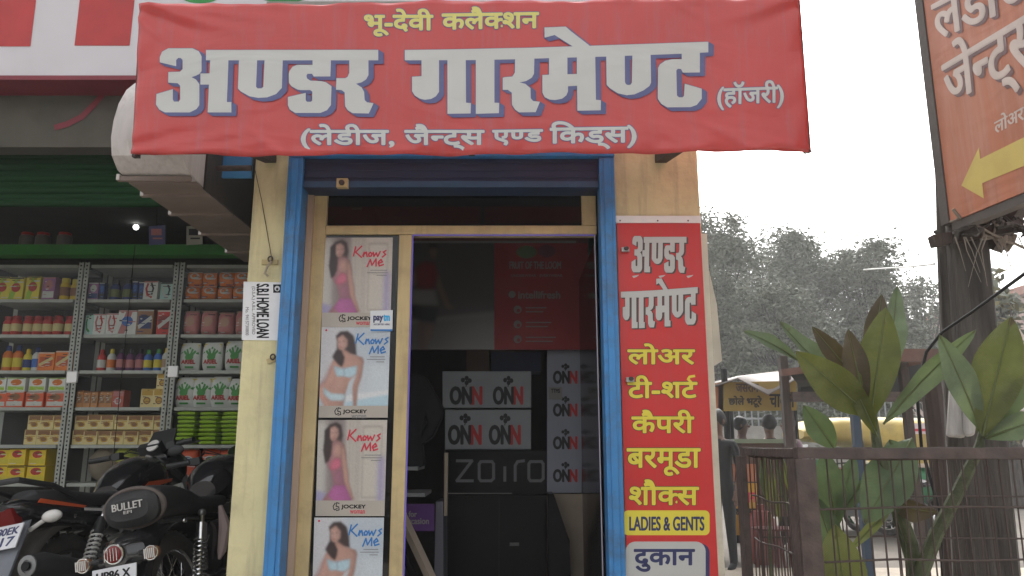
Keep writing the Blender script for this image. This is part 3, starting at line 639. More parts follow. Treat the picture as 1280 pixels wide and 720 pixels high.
LF(zf([(95, 220), (60, 300), (75, 345), (120, 300)]), (.2, .13, .1), soft=1); LF(zf([(215, 200), (250, 300), (300, 440), (330, 450), (320, 470), (280, 460), (215, 320)]), (.2, .13, .1), soft=1, rnd=.4, big=3)
LF(zf([(62, 345), (215, 340), (236, 445), (70, 440)]), (.24, .23, .21), soft=1, rnd=.4, big=4); LF(zf([(100, 215), (130, 180), (215, 185), (228, 260), (214, 350), (105, 345)]), (.22, .025, .028), soft=1, rnd=.5, big=4)
LF(zf([(72, 445), (232, 455), (217, 548), (130, 540), (80, 510)]), (.025, .03, .032), soft=1); LF(zf([(175, 100), (200, 78), (232, 100), (228, 150), (205, 180), (182, 150)]), (.19, .12, .095), soft=1, rnd=.5, big=3); LF(zf([(172, 110), (180, 72), (228, 70), (240, 110), (222, 96), (190, 98)]), (.02, .015, .013), soft=1)
p_mesh('photo', fi, IF, FRM, 3, FB)
# carton boxes with printed logo
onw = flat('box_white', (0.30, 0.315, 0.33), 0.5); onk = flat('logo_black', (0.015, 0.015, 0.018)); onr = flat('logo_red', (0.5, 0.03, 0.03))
def onn(mb, r, mp, lay=2):
    u0, v0, u1, v1 = r; h = v1 - v0; wd = u1 - u0
    text(mb, 'ON', (u0, v0 + .38 * h, u0 + wd * .68, v1), mp, onk, wd * .03, lay=lay); text(mb, 'N', (u0 + wd * .70, v0 + .38 * h, u1, v1), mp, onr, wd * .03, lay=lay)
    cx = u0 + wd * .5
    for dx, dy in ((-.10, .12), (.02, .05), (.12, .14), (.02, .22)): disc(mb, (cx + dx * wd, v0 + dy * h), (wd * .07, h * .09), mp, onk, lay + 1, 8)
    ribbon(mb, [(cx + .02 * wd, v0 + .2 * h), (cx, v0 + .36 * h)], wd * .03, mp, onk, lay + 2)
for i, (a, b, c, d, lo) in enumerate(((553, 464, 664, 510, ((563, 471, 602, 505), (617, 471, 653, 505))), (556, 512, 664, 562, ((561, 518, 601, 555), (612, 518, 650, 555))))):
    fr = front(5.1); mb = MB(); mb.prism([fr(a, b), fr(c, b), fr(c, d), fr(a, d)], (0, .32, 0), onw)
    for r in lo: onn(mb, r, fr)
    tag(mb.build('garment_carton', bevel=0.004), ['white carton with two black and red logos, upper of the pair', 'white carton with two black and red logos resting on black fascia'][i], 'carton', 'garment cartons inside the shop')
fr = front(5.0); mb = MB(); mb.prism([fr(684, 438), fr(728, 438), fr(727, 616), fr(684, 616)], (0, .03, 0), flat('board_bluish_white', (0.27, 0.285, 0.34), 0.5))
for y in (455, 496, 537, 578): onn(mb, (692, y, 721, y + 24), fr)
tag(mb.build('logo_board'), 'white upright board with four black and red logos', 'board')
fr = front(4.98); mb = MB(); mb.prism([fr(686, 484), fr(703, 484), fr(703, 499), fr(686, 499)], (0, .01, 0), wt); text(mb, 'TTMS', (689, 486, 700, 491), fr, onk, .2)
tag(mb.build('price_card'), 'tiny grey card clipped on the white logo board', 'card')
fr = front(5.0); mb = MB(); mb.prism([fr(684, 617.5), fr(735, 617.5), fr(735, 800), fr(684, 800)], (0, .03, 0), mat('beige_panel', (0.33, 0.27, 0.2), 0.6)); tag(mb.build('beige_panel'), 'plain beige panel under the white logo board', 'panel')
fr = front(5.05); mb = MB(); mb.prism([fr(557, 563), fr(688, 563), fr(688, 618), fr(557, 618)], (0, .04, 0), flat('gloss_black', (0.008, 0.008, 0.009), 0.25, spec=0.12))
zg = flat('fascia_grey', (0.16, 0.16, 0.17))
for pth in ([(571, 576), (590, 576), (571, 601), (591, 601)], [(601, 577), (615, 577), (617, 580), (617, 598), (614, 601), (601, 601), (599, 598), (599, 580), (601, 577)], [(631, 601), (631, 584)], [(644, 601), (644, 582), (647, 577), (655, 576)], [(663, 577), (677, 577), (679, 580), (679, 598), (676, 601), (663, 601), (661, 598), (661, 580), (663, 577)]): ribbon(mb, pth, 3.6, fr, zg, 2)
rectp(mb, (557, 616.2, 640, 617.2), fr, wt, 2)
tag(mb.build('black_fascia'), 'glossy black fascia with grey spaced lettering under the cartons', 'fascia')
cab = thing('display_cabinet', 'tall black glass display cabinet below the black fascia', 'cabinet', (-.1, 5.06, .25))
fr = front(5.06); a = fr(560, 619); b = fr(688, 619)
mb = MB(); mb.box(a.x, b.x, 5.07, 5.5, .25, a.z, M_black); mb.build('carcass', cab)
mb = MB(); mb.box(a.x + .01, (a.x + b.x) / 2 - .003, 5.06, 5.068, .28, a.z - .01, MATS['gloss_black']); mb.box((a.x + b.x) / 2 + .003, b.x - .01, 5.06, 5.068, .28, a.z - .01, MATS['gloss_black']); mb.build('door', cab)
h = fr(643, 680); mb = MB(); mb.obox(h + Vector((0, -.01, 0)), (.06, .02, .018), mat('dull_handle', (.10, .10, .10), .5)); mb.build('handle', cab)
# slanted counter edge at right of the cabinet
mb = MB(); fr = front(4.75); mb.prism([fr(686, 617), fr(692, 617), fr(712, 676), fr(716, 800), fr(686, 800)], (0, .2, 0), MATS['gloss_black']); tag(mb.build('counter_end'), 'black slanted counter end beside the beige panel', 'counter')
# shelves, garments, purple card on the left
shf = thing('garment_shelf', 'small white wall shelf of two boards inside on the left', 'shelf', (-.6, 4.4, 1.0))
fr = front(4.4)
for y, x1_ in ((584, 522), (617, 531)):
    p, q = fr(495, y - 4), fr(x1_, y + 4); mb = MB(); mb.box(-.975, q.x, 4.4, 4.75, q.z, q.z + .02, flat('shelf_white', (.3, .31, .31))); mb.build('shelf_board', shf)
mb = MB(); fr = front(4.45)
pts = [(505, 470), (518, 462), (540, 478), (553, 512), (547, 545), (530, 578), (500, 580), (497, 500)]
pts = [(497, 500), (503, 478), (512, 468), (524, 466), (534, 474), (545, 494), (555, 512), (553, 520), (541, 545), (528, 556), (522, 552), (534, 528), (532, 520), (527, 540), (530, 582), (514, 588), (497, 584)]
mb.prism([fr(*p) for p in pts], (0, .1, 0), mat('dark_cloth', (0.010, 0.010, 0.013), 0.9, bump=0.6, bscale=18)); tag(mb.build('hanging_jacket', bevel=0.02), 'dark jacket hanging inside left of the cartons', 'jacket')
fr = front(4.38); mb = MB(); mb.prism([fr(505, 630), fr(543, 630), fr(543, 664), fr(505, 664)], (0, .006, 0), flat('purple_card', (0.10, 0.03, 0.17)))
text(mb, 'for', (511, 639, 521, 646), fr, wt, .3); text(mb, 'occasion', (505, 648, 536, 655), fr, wt, .3); tag(mb.build('purple_sign'), 'purple card with white occasion lettering inside the door', 'sign')
mb = MB(); mb.bar(P(493, 625, 4.0), P(556, 760, 3.85), .05, .03, mat('leaning_board', (0.30, 0.25, 0.2), 0.5)); mb.bar(P(486, 650, 4.02), P(535, 760, 3.87), .02, .03, M_black); tag(mb.build('leaning_frame'), 'pale wooden frame leaning inside the doorway', 'frame')
mb = MB(); fr = front(4.6); mb.prism([fr(545, 627), fr(554, 627), fr(554, 800), fr(541, 800)], (0, .3, 0), flat('grey_panel', (.16, .16, .19))); mb.prism([fr(555.5, 566), fr(560, 566), fr(559, 645), fr(555, 645)], (0, .03, 0), MATS['beige_panel']); tag(mb.build('upright_panel'), 'narrow grey shelf side panel next to the black cabinet', 'panel')
fr = front(5.3); mb = MB(); mb.prism([fr(615, 440), fr(676, 440), fr(676, 464), fr(615, 464)], (0, .3, 0), flat('dark_blue_box', (.03, .04, .10))); tag(mb.build('shirt_box'), 'dark blue box on top of the white cartons', 'box')
mb = MB(); mb.prism([fr(583, 438), fr(611, 438), fr(611, 464), fr(583, 464)], (0, .3, 0), flat('brown_box', (.15, .10, .08))); tag(mb.build('brown_box'), 'brown box on top of the white cartons beside the blue one', 'box')

# ------------------------------------------------------------------ grocery shop (left): building
gs = thing('grocery_shop', 'grocery shop with white sign, maroon soffit and green roller curtain', 'shop', (-3.2, 4.4, 0.0))
f44 = front(4.4); gw = mat('white_board', (0.58, 0.55, 0.57), 0.5, var=0.04, scale=2, dirt=(0.45, 0.42, 0.42), dirt_amt=0.3); gr = mat('sign_red', (0.42, 0.022, 0.022), 0.5, var=0.15, scale=5); mar = mat('maroon_board', (0.19, 0.022, 0.035), 0.6)
zs = f44(60, 96).z
mb = MB(); mb.box(-7, 0.9, 4.4, 4.46, zs, 5.3, gw); mb.build('sign_panel', gs)
mb = MB(); fr = front(4.398)
shape(mb, [(-160, -90), (-150, 58), (38, 58), (56, -90)], fr, gr, 1); mb.build('painted_letter', gs); mb = MB(); shape(mb, [(110, -90), (93, 57), (162, 57), (178, -90)], fr, gr, 1); mb.build('painted_letter', gs)
gg = flat('sign_green', (0.03, 0.25, 0.05))
for c_, r_ in (((250, -3), (22, 7)), ((355, -4), (30, 7))): mb = MB(); disc(mb, c_, r_, fr, gg, 1); mb.build('painted_letter', gs)
mb = MB(); mb.box(-7, -1.3, 4.38, 4.60, zs - .03, zs - .001, mar); mb.build('soffit', gs)
mb = MB(); mb.box(-7, -1.3, 4.605, 4.74, 3.22, zs + .8, mat('grimy_wall', (0.085, 0.074, 0.06), 0.9, dirt=(0.08, 0.1, 0.08))); mb.build('wall', gs)
mb = MB(); fr = front(4.600); ribbon(mb, [(130, 116), (118, 130), (102, 146), (84, 155), (70, 159)], 7, fr, mar, 1); mb.build('painted_swoosh', gs)
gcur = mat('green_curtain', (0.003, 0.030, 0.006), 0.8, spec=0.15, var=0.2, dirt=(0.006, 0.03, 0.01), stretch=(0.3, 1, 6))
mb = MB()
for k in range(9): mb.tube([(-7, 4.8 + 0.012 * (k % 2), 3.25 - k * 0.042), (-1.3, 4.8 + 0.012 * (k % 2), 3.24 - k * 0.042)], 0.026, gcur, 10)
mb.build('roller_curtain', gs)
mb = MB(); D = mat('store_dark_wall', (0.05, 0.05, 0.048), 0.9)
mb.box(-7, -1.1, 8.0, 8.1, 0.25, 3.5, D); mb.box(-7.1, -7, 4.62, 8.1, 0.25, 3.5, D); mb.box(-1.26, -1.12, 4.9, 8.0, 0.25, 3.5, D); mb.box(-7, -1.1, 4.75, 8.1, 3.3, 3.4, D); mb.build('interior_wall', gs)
mb = MB(); bmz = P(100, 320, 5.9).z; mb.box(-5, -1.28, 5.86, 5.98, bmz, bmz + 0.085, mat('green_beam', (0.04, 0.22, 0.035), 0.5, dirt=(0.03, 0.08, 0.03))); mb.build('green_beam', gs)
lp = thing('ceiling_bulb', 'small lit white bulb glowing in the dark grocery ceiling', 'bulb', P(170, 284, 6.6)); a = P(170, 284, 6.6)
mb = MB(); mb.ell(a, (.024, .024, .024), emit('bulb_glow', (1, 1, .95), 3)); mb.build('bulb', lp); mb = MB(); mb.tube([a + Vector((0, 0, .03)), (a.x, a.y, 3.3)], .006, M_black, 6); mb.build('cord', lp)
# projecting bullnose sign box between the two shops
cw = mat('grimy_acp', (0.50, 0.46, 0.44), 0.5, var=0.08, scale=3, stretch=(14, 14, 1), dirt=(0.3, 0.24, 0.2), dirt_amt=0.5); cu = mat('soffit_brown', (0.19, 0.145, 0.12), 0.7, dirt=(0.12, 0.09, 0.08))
jb = thing('bullnose_canopy', 'projecting grey white canopy box with rounded front and ribbed underside', 'canopy', (-1.58, 3.3, 2.5))
mb = MB(); prof = [(4.8, 2.52), (3.26, 2.515), (3.17, 2.53), (3.11, 2.575), (3.09, 2.65), (3.095, 2.73), (3.12, 2.82), (3.17, 2.91), (3.25, 2.99), (4.8, 3.02)]
mb.prism([(-1.735, y, z) for y, z in prof], (.31, 0, 0), cw); mb.build('shell', jb)
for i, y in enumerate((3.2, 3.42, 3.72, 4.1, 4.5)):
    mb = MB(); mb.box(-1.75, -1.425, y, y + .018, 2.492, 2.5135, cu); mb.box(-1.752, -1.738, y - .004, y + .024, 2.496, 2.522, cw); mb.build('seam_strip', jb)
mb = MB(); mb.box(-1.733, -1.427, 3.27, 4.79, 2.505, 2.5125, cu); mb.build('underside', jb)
mb = MB(); mb.box(-1.4235, -1.415, 3.34, 4.79, 2.5, 2.98, mat('dark_tarp', (0.03, 0.025, 0.022), 0.8, bump=.4, stretch=(10, 12, 1))); mb.build('side_sheet', jb)
mb = MB(); a = P(243, 211, 3.45); b = P(314, 210, 3.45); mb.tube([a, b], .014, M_rust, 10); tag(mb.build('rusty_rod'), 'short rusty rod fixed to the yellow pillar below the banner', 'rod')
mb = MB(); fr = front(3.52); mb.prism([fr(266, 196), fr(315, 194), fr(314, 222), fr(270, 222)], (0, .015, 0), mat('blue_sheet', (0.06, 0.25, 0.5), 0.5)); tag(mb.build('blue_sheet'), 'scrap of bright blue sheet behind the rusty rod', 'sheet')

# ------------------------------------------------------------------ racks and groceries
YR = 6.0; SHZ = [P(150, y, YR).z for y in (331, 374, 418, 463, 509, 556, 604)]
m_rack = mat('rack_grey', (0.38, 0.38, 0.35), 0.5, dirt=(0.2, 0.19, 0.17), dirt_amt=0.4)
RX = [-4.245, -3.468, -2.695, -1.93]
for i in range(3):
    x0, x1 = RX[i] + .012, RX[i + 1] - .012
    rk = thing('shelf_rack', ['slotted steel rack of tea boxes and red jars, left of the three', 'slotted steel rack of bottles and biscuit boxes, middle of the three', 'slotted steel rack of detergent bags beside the yellow pillar'][i], 'rack', ((x0 + x1) / 2, YR, .25), 0, 'steel racks in the grocery shop')
    for x in (x0 - .006, x1 - .03):
        mb = MB(); mb.box(x, x + .036, YR, YR + .004, .25, SHZ[0] + .02, m_rack); mb.box(x, x + .004, YR + .004, YR + .04, .25, SHZ[0] + .02, m_rack)
        for k in range(62): mb.box(x + .012, x + .023, YR - .0015, YR + .001, .9 + k * .031, .913 + k * .031, M_black)
        mb.build('post', rk)
        mb = MB(); mb.box(x, x + .036, YR + .37, YR + .374, .25, SHZ[0] + .02, m_rack); mb.build('post', rk)
    for z in SHZ + [0.6]:
        mb = MB(); mb.box(x0 + .046, x1 - .046, YR + .002, YR + .37, z - .025, z, m_rack); mb.build('shelf', rk)
    mb = MB(); mb.box(x0, x1, YR + .376, YR + .38, .3, SHZ[0], D); mb.build('back_panel', rk)
gp = thing('glass_partition', 'tall clear glass panes in front of the grocery racks', 'glass partition', (-3.2, 5.7, .3))
xs_ = [-4.9, P(157, 420, 5.7).x, -1.3]
for i in range(2):
    mb = MB(); mb.box(xs_[i] + .002, xs_[i + 1] - .002, 5.7 + .012 * i, 5.706 + .012 * i, .3, 2.86, M_glass); mb.build('pane', gp)
mb = MB(); mb.box(xs_[1] - .0018, xs_[1] + .0018, 5.69, 5.724, .3, 2.86, M_black); mb.v = [(x, 5.70 + (y - 5.69) * .15, z) for x, y, z in mb.v]; mb.build('edge_seal', gp)
for px, py in ((217, 465), (91, 472)):
    a = P(px, py, 5.69); mb = MB(); mb.box(a.x - .038, a.x + .038, 5.672, 5.699, a.z - .04, a.z + .045 - .0, M_white); mb.build('clip', gp, bevel=.006)

def pack(w_, h_, d_, base, band, dot, soft=0.0, tx=None):
    base = (base[0] + '_bright', tuple(min(.7, q * 1.22) for q in base[1]))
    mb = MB(); b = flat(base[0], base[1]); n = flat(band[0], band[1]); t = flat(dot[0], dot[1])
    if soft:
        secs = []
        for i in range(9):
            t_ = i / 8; k = 1 - abs(2 * t_ - 1) ** 4; secs.append((t_ * h_, w_ / 2 * (.86 + .14 * k), 0, d_ / 2 * (.12 + .88 * k), 3))
        v0 = len(mb.v); mb.loft(secs, b, 16)
        mb.v = [(y, z, x) for x, y, z in mb.v]
        fy = -d_ / 2 - .001
    else:
        mb.box(-w_ / 2, w_ / 2, -d_ / 2, d_ / 2, 0, h_, b); fy = -d_ / 2 - .0004
    mp = lambda u, v, e: Vector((-w_ / 2 + u * w_, fy - e * 5, h_ * (1 - v)))
    if soft:
        mp = lambda u, v, e: Vector((-w_ / 2 + u * w_, -(d_ / 2 * (.12 + .88 * (1 - abs(2 * (1 - v) - 1) ** 4))) * max(0.2, (1 - abs(2 * u - 1) ** 3)) ** (1 / 3.) - .0015 - e * 5, h_ * (1 - v)))
    return mb, mp, n, t
class Row: pass
def place(proto, pxs, py, Y, label, group, dz=0.0, extra=0.0):
    for i, px in enumerate(pxs):
        p = P(px, py, Y); zz_ = min(SHZ, key=lambda z: abs(z - p.z)) + .001 + dz if py else extra
        loc = (p.x + random.uniform(-.004, .004), Y + random.uniform(-.008, .008), zz_)
        if i == 0 and not proto.get('used'):
            proto.location = loc; proto['used'] = 1; o = proto
        else: o = dup(proto, loc)
        o.rotation_euler = (0, 0, random.uniform(-.13, .13))
        o['label'] = label
        if group: o['group'] = group
        o.scale = (random.uniform(.95, 1.02), random.uniform(.9, 1.1), random.uniform(.95, 1.04))
    return proto
px2m = lambda n, Y=6.08: n * Y / F * 1.0
def simple_box(name, cat, w_, h_, d_, base, band, dot, mode=0, soft=0.0):
    mb, mp, n, t = pack(w_, h_, d_, base, band, dot, soft)
    if mode == 0: rectp(mb, (.06, .62, .94, .90), mp, n, 1); disc(mb, (.5, .34), (.30, .22), mp, t, 1)
    elif mode == 1: rectp(mb, (.08, .08, .92, .36), mp, n, 1); disc(mb, (.5, .64), (.28, .20), mp, t, 1); disc(mb, (.5, .64), (.20, .13), mp, n, 2)
    elif mode == 2: ribbon(mb, [(.3, .15), (.2, .4), (.3, .7), (.6, .85)], .14, mp, n, 1); ribbon(mb, [(.55, .12), (.7, .4), (.62, .7)], .12, mp, t, 3)
    elif mode == 3: shape(mb, [(.05, .95), (.4, .05), (.75, .05), (.4, .95)], mp, n, 1); disc(mb, (.5, .45), (.3, .2), mp, t, 2)
    elif mode == 4: rectp(mb, (.1, .25, .9, .75), mp, n, 1); ribbon(mb, [(.15, .68), (.85, .32)], .16, mp, t, 2)
    rd = random.Random(name + str(base)); inks = (flat('ink_dark', (.05, .03, .03)), flat('ink_white', (.55, .54, .5)), n, t)
    for q in range(7):
        u, v = rd.uniform(.06, .6), rd.uniform(.05, .92); rectp(mb, (u, v, min(.95, u + rd.uniform(.12, .45)), v + rd.uniform(.02, .055)), mp, rd.choice(inks), 4 + q)
    rectp(mb, (.02, .02, .98, .07), mp, rd.choice(inks), 12)
    o = mb.build(name, bevel=0 if soft else .003, local=True); o['category'] = cat; return o
def jar(name, cat, r, h_, body, lid, band=None):
    o = thing(name, '', cat); del o['category']; o['category'] = cat
    b = MB(); b.lathe([(r * .9, 0), (r, h_ * .04), (r, h_ * .70), (r * .75, h_ * .80), (r * .72, h_ * .82)], flat(*body), n=14)
    if band: b.lathe([(r * 1.01, h_ * .2), (r * 1.012, h_ * .21), (r * 1.012, h_ * .58), (r * 1.01, h_ * .59)], flat(*band), n=14)
    b.build('body', o, local=True); l = MB(); l.lathe([(r * .8, h_ * .805), (r * .84, h_ * .82), (r * .84, h_ * .98), (r * .78, h_)], flat(*lid), n=14); l.build('lid', o, local=True); return o
def bottle(name, cat, r, h_, body, cap, band=None):
    o = thing(name, '', cat)
    b = MB(); b.lathe([(r * .85, 0), (r, h_ * .03), (r, h_ * .62), (r * .8, h_ * .72), (r * .4, h_ * .80), (r * .36, h_ * .82)], flat(*body), n=12)
    if band: b.lathe([(r * 1.01, h_ * .15), (r * 1.015, h_ * .16), (r * 1.015, h_ * .5), (r * 1.01, h_ * .51)], flat(*band), n=12)
    b.build('body', o, local=True); l = MB(); l.lathe([(r * .5, h_ * .79), (r * .52, h_ * .80), (r * .45, h_ * .98), (r * .3, h_)], flat(*cap), n=12); l.build('cap', o, local=True); return o
Yel = ('pack_yellow', (.55, .44, .04)); Redc = ('pack_red', (.42, .03, .025)); Wht = ('pack_white', (.5, .5, .48)); Org = ('pack_orange', (.55, .14, .02)); Grn = ('pack_green', (.05, .25, .05)); Nav = ('pack_navy', (.02, .035, .14)); Pur = ('pack_purple', (.25, .10, .22)); Brn = ('pack_brown', (.24, .11, .05)); Crm = ('pack_cream', (.52, .42, .2)); Lim = ('pack_lime', (.30, .46, .03)); Tan = ('pack_tan', (.33, .22, .14)); Pnk = ('pack_pink', (.42, .16, .16)); Dpk = ('pack_dark', (.03, .03, .035)); Teal = ('pack_pale_teal', (.3, .45, .42)); Ylw2 = ('pack_bright_yellow', (.6, .40, .02))
m = px2m
GL, GM, GR_ = 'left rack', 'middle rack', 'right rack'
place(simple_box('tea_box', 'box', m(18.5), m(30), .08, Yel, ('pack_lime', Lim[1]), Redc, 3), (4, 22, 43), 374, 6.08, 'yellow tea box on the top stocked shelf of the left rack', 'yellow tea boxes')
place(simple_box('purple_box', 'box', m(18), m(31), .08, Pur, Wht, Pnk, 0), (63,), 374, 6.08, 'purple box between yellow boxes and yellow jars on the left rack', None)
place(jar('yellow_jar', 'jar', m(6), m(28), Ylw2, Yel, Brn), (81, 93.5), 374, 6.08, 'tall yellow jar on the top stocked shelf of the left rack', 'yellow jars')
place(jar('red_jar', 'jar', m(6.2), m(25), Redc, ('lid_red', (.3, .02, .02)), Crm), (8, 20.5, 33.5, 46.5, 59.5, 73, 86.5), 418, 6.08, 'red lidded spread jar in the row on the left rack', 'red jars in a row')
place(bottle('orange_bottle', 'bottle', m(6), m(31), Org, Nav, Yel), (9, 21.5), 463, 6.08, 'orange bottle with dark cap on the left rack', 'orange bottles')
place(bottle('yellow_bottle', 'bottle', m(5.5), m(29), Yel, Ylw2, Nav), (34,), 463, 6.08, 'yellow bottle between orange and white bottles on the left rack', None)
place(bottle('white_bottle', 'bottle', m(5.5), m(30), Wht, Nav, ('band_blue', (.04, .12, .4))), (45,), 463, 6.08, 'white and blue bottle beside orange packets on the left rack', None)
place(simple_box('orange_packet', 'packet', m(20), m(24), .08, Org, ('pack_dark_orange', (.4, .07, .02)), Crm, 4), (59, 80), 463, 6.08, 'orange packet lying at the right end of the left rack', 'orange packets')
place(simple_box('noodle_packet', 'packet', m(23), m(19), .08, ('pack_red_orange', (.5, .08, .03)), Wht, Brn, 0), (-3, 21, 46, 71), 509, 6.08, 'red and white noodle packet in the lower layer on the left rack', 'noodle packets lower layer')
place(simple_box('noodle_packet', 'packet', m(23), m(17), .07, Wht, Lim, Org, 0), (-3, 21, 46, 71), 509, 6.09, 'white and green noodle packet in the upper layer on the left rack', 'noodle packets upper layer', dz=m(19.3))
bs = simple_box('biscuit_box', 'biscuit box', m(16.5), m(17.5), .1, Crm, Brn, ('pack_gold', (.5, .30, .05)), 1)
place(bs, (42, 57, 73), 556, 6.09, 'cream biscuit box in the lower layer on the left rack', 'cream biscuit boxes on left rack'); place(bs, (44, 58.5, 74), 556, 6.09, 'cream biscuit box in the upper layer on the left rack', 'cream biscuit boxes on left rack', dz=m(17.8))
ct = simple_box('snack_carton', 'carton', m(22), m(20), .16, Ylw2, Yel, Redc, 0)
place(ct, (4, 27, 50), 604, 6.12, 'orange yellow snack carton in the bottom layer on the left rack', 'snack cartons'); place(ct, (4, 27, 50), 604, 6.12, 'orange yellow snack carton in the top layer of the lower stack', 'snack cartons', dz=m(20.4))
# middle rack
place(simple_box('purple_box', 'box', m(13), m(22), .08, Pur, Nav, Wht, 0), (119,), 374, 6.08, 'small violet box at left end of the middle rack', None)
place(bottle('dark_can', 'can', m(6.5), m(29), Nav, Dpk, ('band_olive', (.12, .14, .05))), (143, 159), 374, 6.08, 'dark blue can on the top stocked shelf of the middle rack', 'dark cans')
place(simple_box('slim_pack', 'packet', m(7), m(24), .07, Nav, Dpk, ('band_blue', (.04, .12, .4)), 0), (129, 170, 178), 374, 6.09, 'slim dark blue packet standing among the cans on the middle rack', 'slim dark packets')
place(simple_box('white_soap_box', 'box', m(19), m(24), .09, Wht, Redc, Dpk, 2), (191,), 374, 6.08, 'white box with red and black swirl, top right of middle rack', None)
place(simple_box('teal_soap_box', 'box', m(17), m(23), .09, Teal, Wht, Dpk, 2), (211,), 374, 6.08, 'pale teal box with swirl, top right end of middle rack', None)
place(simple_box('teal_soap_box', 'box', m(11), m(26), .08, Teal, Grn, Wht, 2), (113,), 418, 6.08, 'pale teal box at left end of the middle rack second row', None)
place(simple_box('white_soap_box', 'box', m(15), m(27), .08, Wht, Pnk, Redc, 2), (126, 142), 418, 6.08, 'white box with red swirl in second row of the middle rack', 'swirl boxes second row')
place(simple_box('wash_powder_box', 'box', m(22), m(31), .09, Wht, Pnk, ('band_blue', (.04, .12, .4)), 3), (160,), 418, 6.08, 'white and pink powder box in second row of the middle rack', None)
place(simple_box('wash_powder_box', 'box', m(20), m(33), .09, Brn, Nav, Wht, 4), (182,), 418, 6.08, 'brown powder box with blue badge in second row of the middle rack', None)
place(simple_box('red_box', 'box', m(20), m(33), .09, Redc, ('pack_dark_red', (.25, .02, .02)), Wht, 4), (207,), 418, 6.08, 'red box with pale slanted band on the middle rack', None)
for cols, xs in (((Redc, Redc, Wht), (126,)), ((Wht, Yel, Org), (138,)), ((('bottle_plum', (.10, .02, .09)), ('cap_dark', (.03, .02, .03)), Pnk), (150, 161.5, 173)), ((('band_blue', (.04, .12, .4)), Grn, Yel), (184.5, 196)), ((Wht, Ylw2, Tan), (207,))):
    place(bottle('shampoo_bottle', 'bottle', m(5.2), m(28), *cols), xs, 463, 6.08, {126: 'red bottle at the left of the bottle row on the middle rack', 138: 'white bottle with yellow cap on the middle rack', 150: 'dark plum bottle in the bottle row on the middle rack', 184.5: 'blue bottle with green cap on the middle rack', 207: 'pale bottle with yellow cap at the right of the bottle row'}[xs[0]], 'bottles on the middle rack')
place(simple_box('rusk_roll', 'packet', m(9), m(20), .1, ('pack_rusk', (.40, .17, .06)), Brn, Tan, 4), (104, 113, 122, 131, 139), 509, 6.09, 'orange brown rusk packet standing in the row on the middle rack', 'rusk packets')
place(simple_box('spotted_packet', 'packet', m(15), m(21), .09, ('pack_brick', (.35, .08, .06)), Pnk, Wht, 1), (151,), 509, 6.08, 'red spotted packet at the end of the rusk row', None)
cs = simple_box('yellow_packet', 'packet', m(16), m(22), .09, Crm, ('pack_gold', (.5, .30, .05)), Brn, 1)
place(cs, (185, 201), 509, 6.08, 'yellow packet at right end below the bottle row', 'yellow packets'); place(cs, (204,), 509, 6.08, 'yellow packet perched on top of two others', 'yellow packets', dz=m(22.3))
place(bs, (101, 117, 133, 150, 167, 184, 200), 556, 6.09, 'cream biscuit box in the lower layer on the middle rack', 'cream biscuit boxes on middle rack'); place(bs, (103, 119, 135, 152, 168, 185, 201), 556, 6.09, 'cream biscuit box in the upper layer on the middle rack', 'cream biscuit boxes on middle rack', dz=m(18))
# right rack
dp = simple_box('detergent_pouch', 'pouch', m(20), m(18.5), .07, Org, Nav, Wht, 0, 1)
place(dp, (241, 261, 282, 301), 374, 6.08, 'orange and blue detergent pouch in the lower row, top of right rack', 'orange blue pouches'); place(dp, (242, 262, 283, 302), 374, 6.08, 'orange and blue detergent pouch in the upper row, top of right rack', 'orange blue pouches', dz=m(18.6))
place(simple_box('bread_packet', 'packet', m(20), m(31), .1, Pnk, Tan, ('pack_peach', (.45, .25, .18)), 3, 1), (240, 261, 283, 304), 418, 6.1, 'pinkish brown bread packet on the right rack', 'bread packets')
def ariel():
    mb, mp, n, t = pack(m(26), m(37), .09, Wht, Grn, Yel, 1)
    rectp(mb, (.08, .06, .92, .18), mp, flat(*Yel), 1)
    for i in range(7): ribbon(mb, [(.5, .55), (.12 + .13 * i, .2 + .06 * abs(i - 3))], .09, mp, flat(*Grn), 1 + i)
    disc(mb, (.5, .52), (.2, .12), mp, flat(*Grn), 10); text(mb, 'ARIEL', (.14, .62, .80, .75), mp, flat(*Redc), .012, lay=12); rectp(mb, (.3, .84, .72, .90), mp, flat(*Grn), 10)
    o = mb.build('washing_powder_bag', local=True); o['category'] = 'bag'; return o
ar = ariel()
place(ar, (238, 266, 294), 463, 6.09, 'white and green washing powder bag in the higher row on the right rack', 'washing powder bags'); place(ar, (232, 253, 276, 297), 509, 6.09, 'white and green washing powder bag in the lower row on the right rack', 'washing powder bags')
lm = MB(); lm.box(0, 0, 0, 0, 0, 0, flat(*Lim)); lm = MB()
secs = [(-m(12), m(1.0), m(2.4), .2 * m(4), 3), (-m(10.5), .07, m(2.4), m(2.2), 3), (0, .08, m(2.6), m(2.6), 3), (m(10.5), .07, m(2.4), m(2.2), 3), (m(12), m(1.0), m(2.4), .2 * m(4), 3)]
lm.loft(secs, flat(*Lim), 14); lp_ = lm.build('soap_pouch', local=True); lp_['category'] = 'pouch'
for c_ in (234, 262, 290):
    for k in range(8): place(lp_, (c_ + random.uniform(-1, 1),), 556, 6.09, 'lime green pouch lying in a stack of eight on the right rack', 'lime green pouches', dz=k * m(5.0))
dq = simple_box('detergent_pack', 'packet', m(24), m(20), .09, ('pack_red_orange', (.5, .08, .03)), Nav, Wht, 1, 1)
place(dq, (232, 257, 282), 604, 6.1, 'red and blue detergent pack heaped under the lime pouches', 'red detergent packs'); place(dq, (236, 262, 286), 604, 6.1, 'red and blue detergent pack on top of the heap', 'red detergent packs', dz=m(20.5))
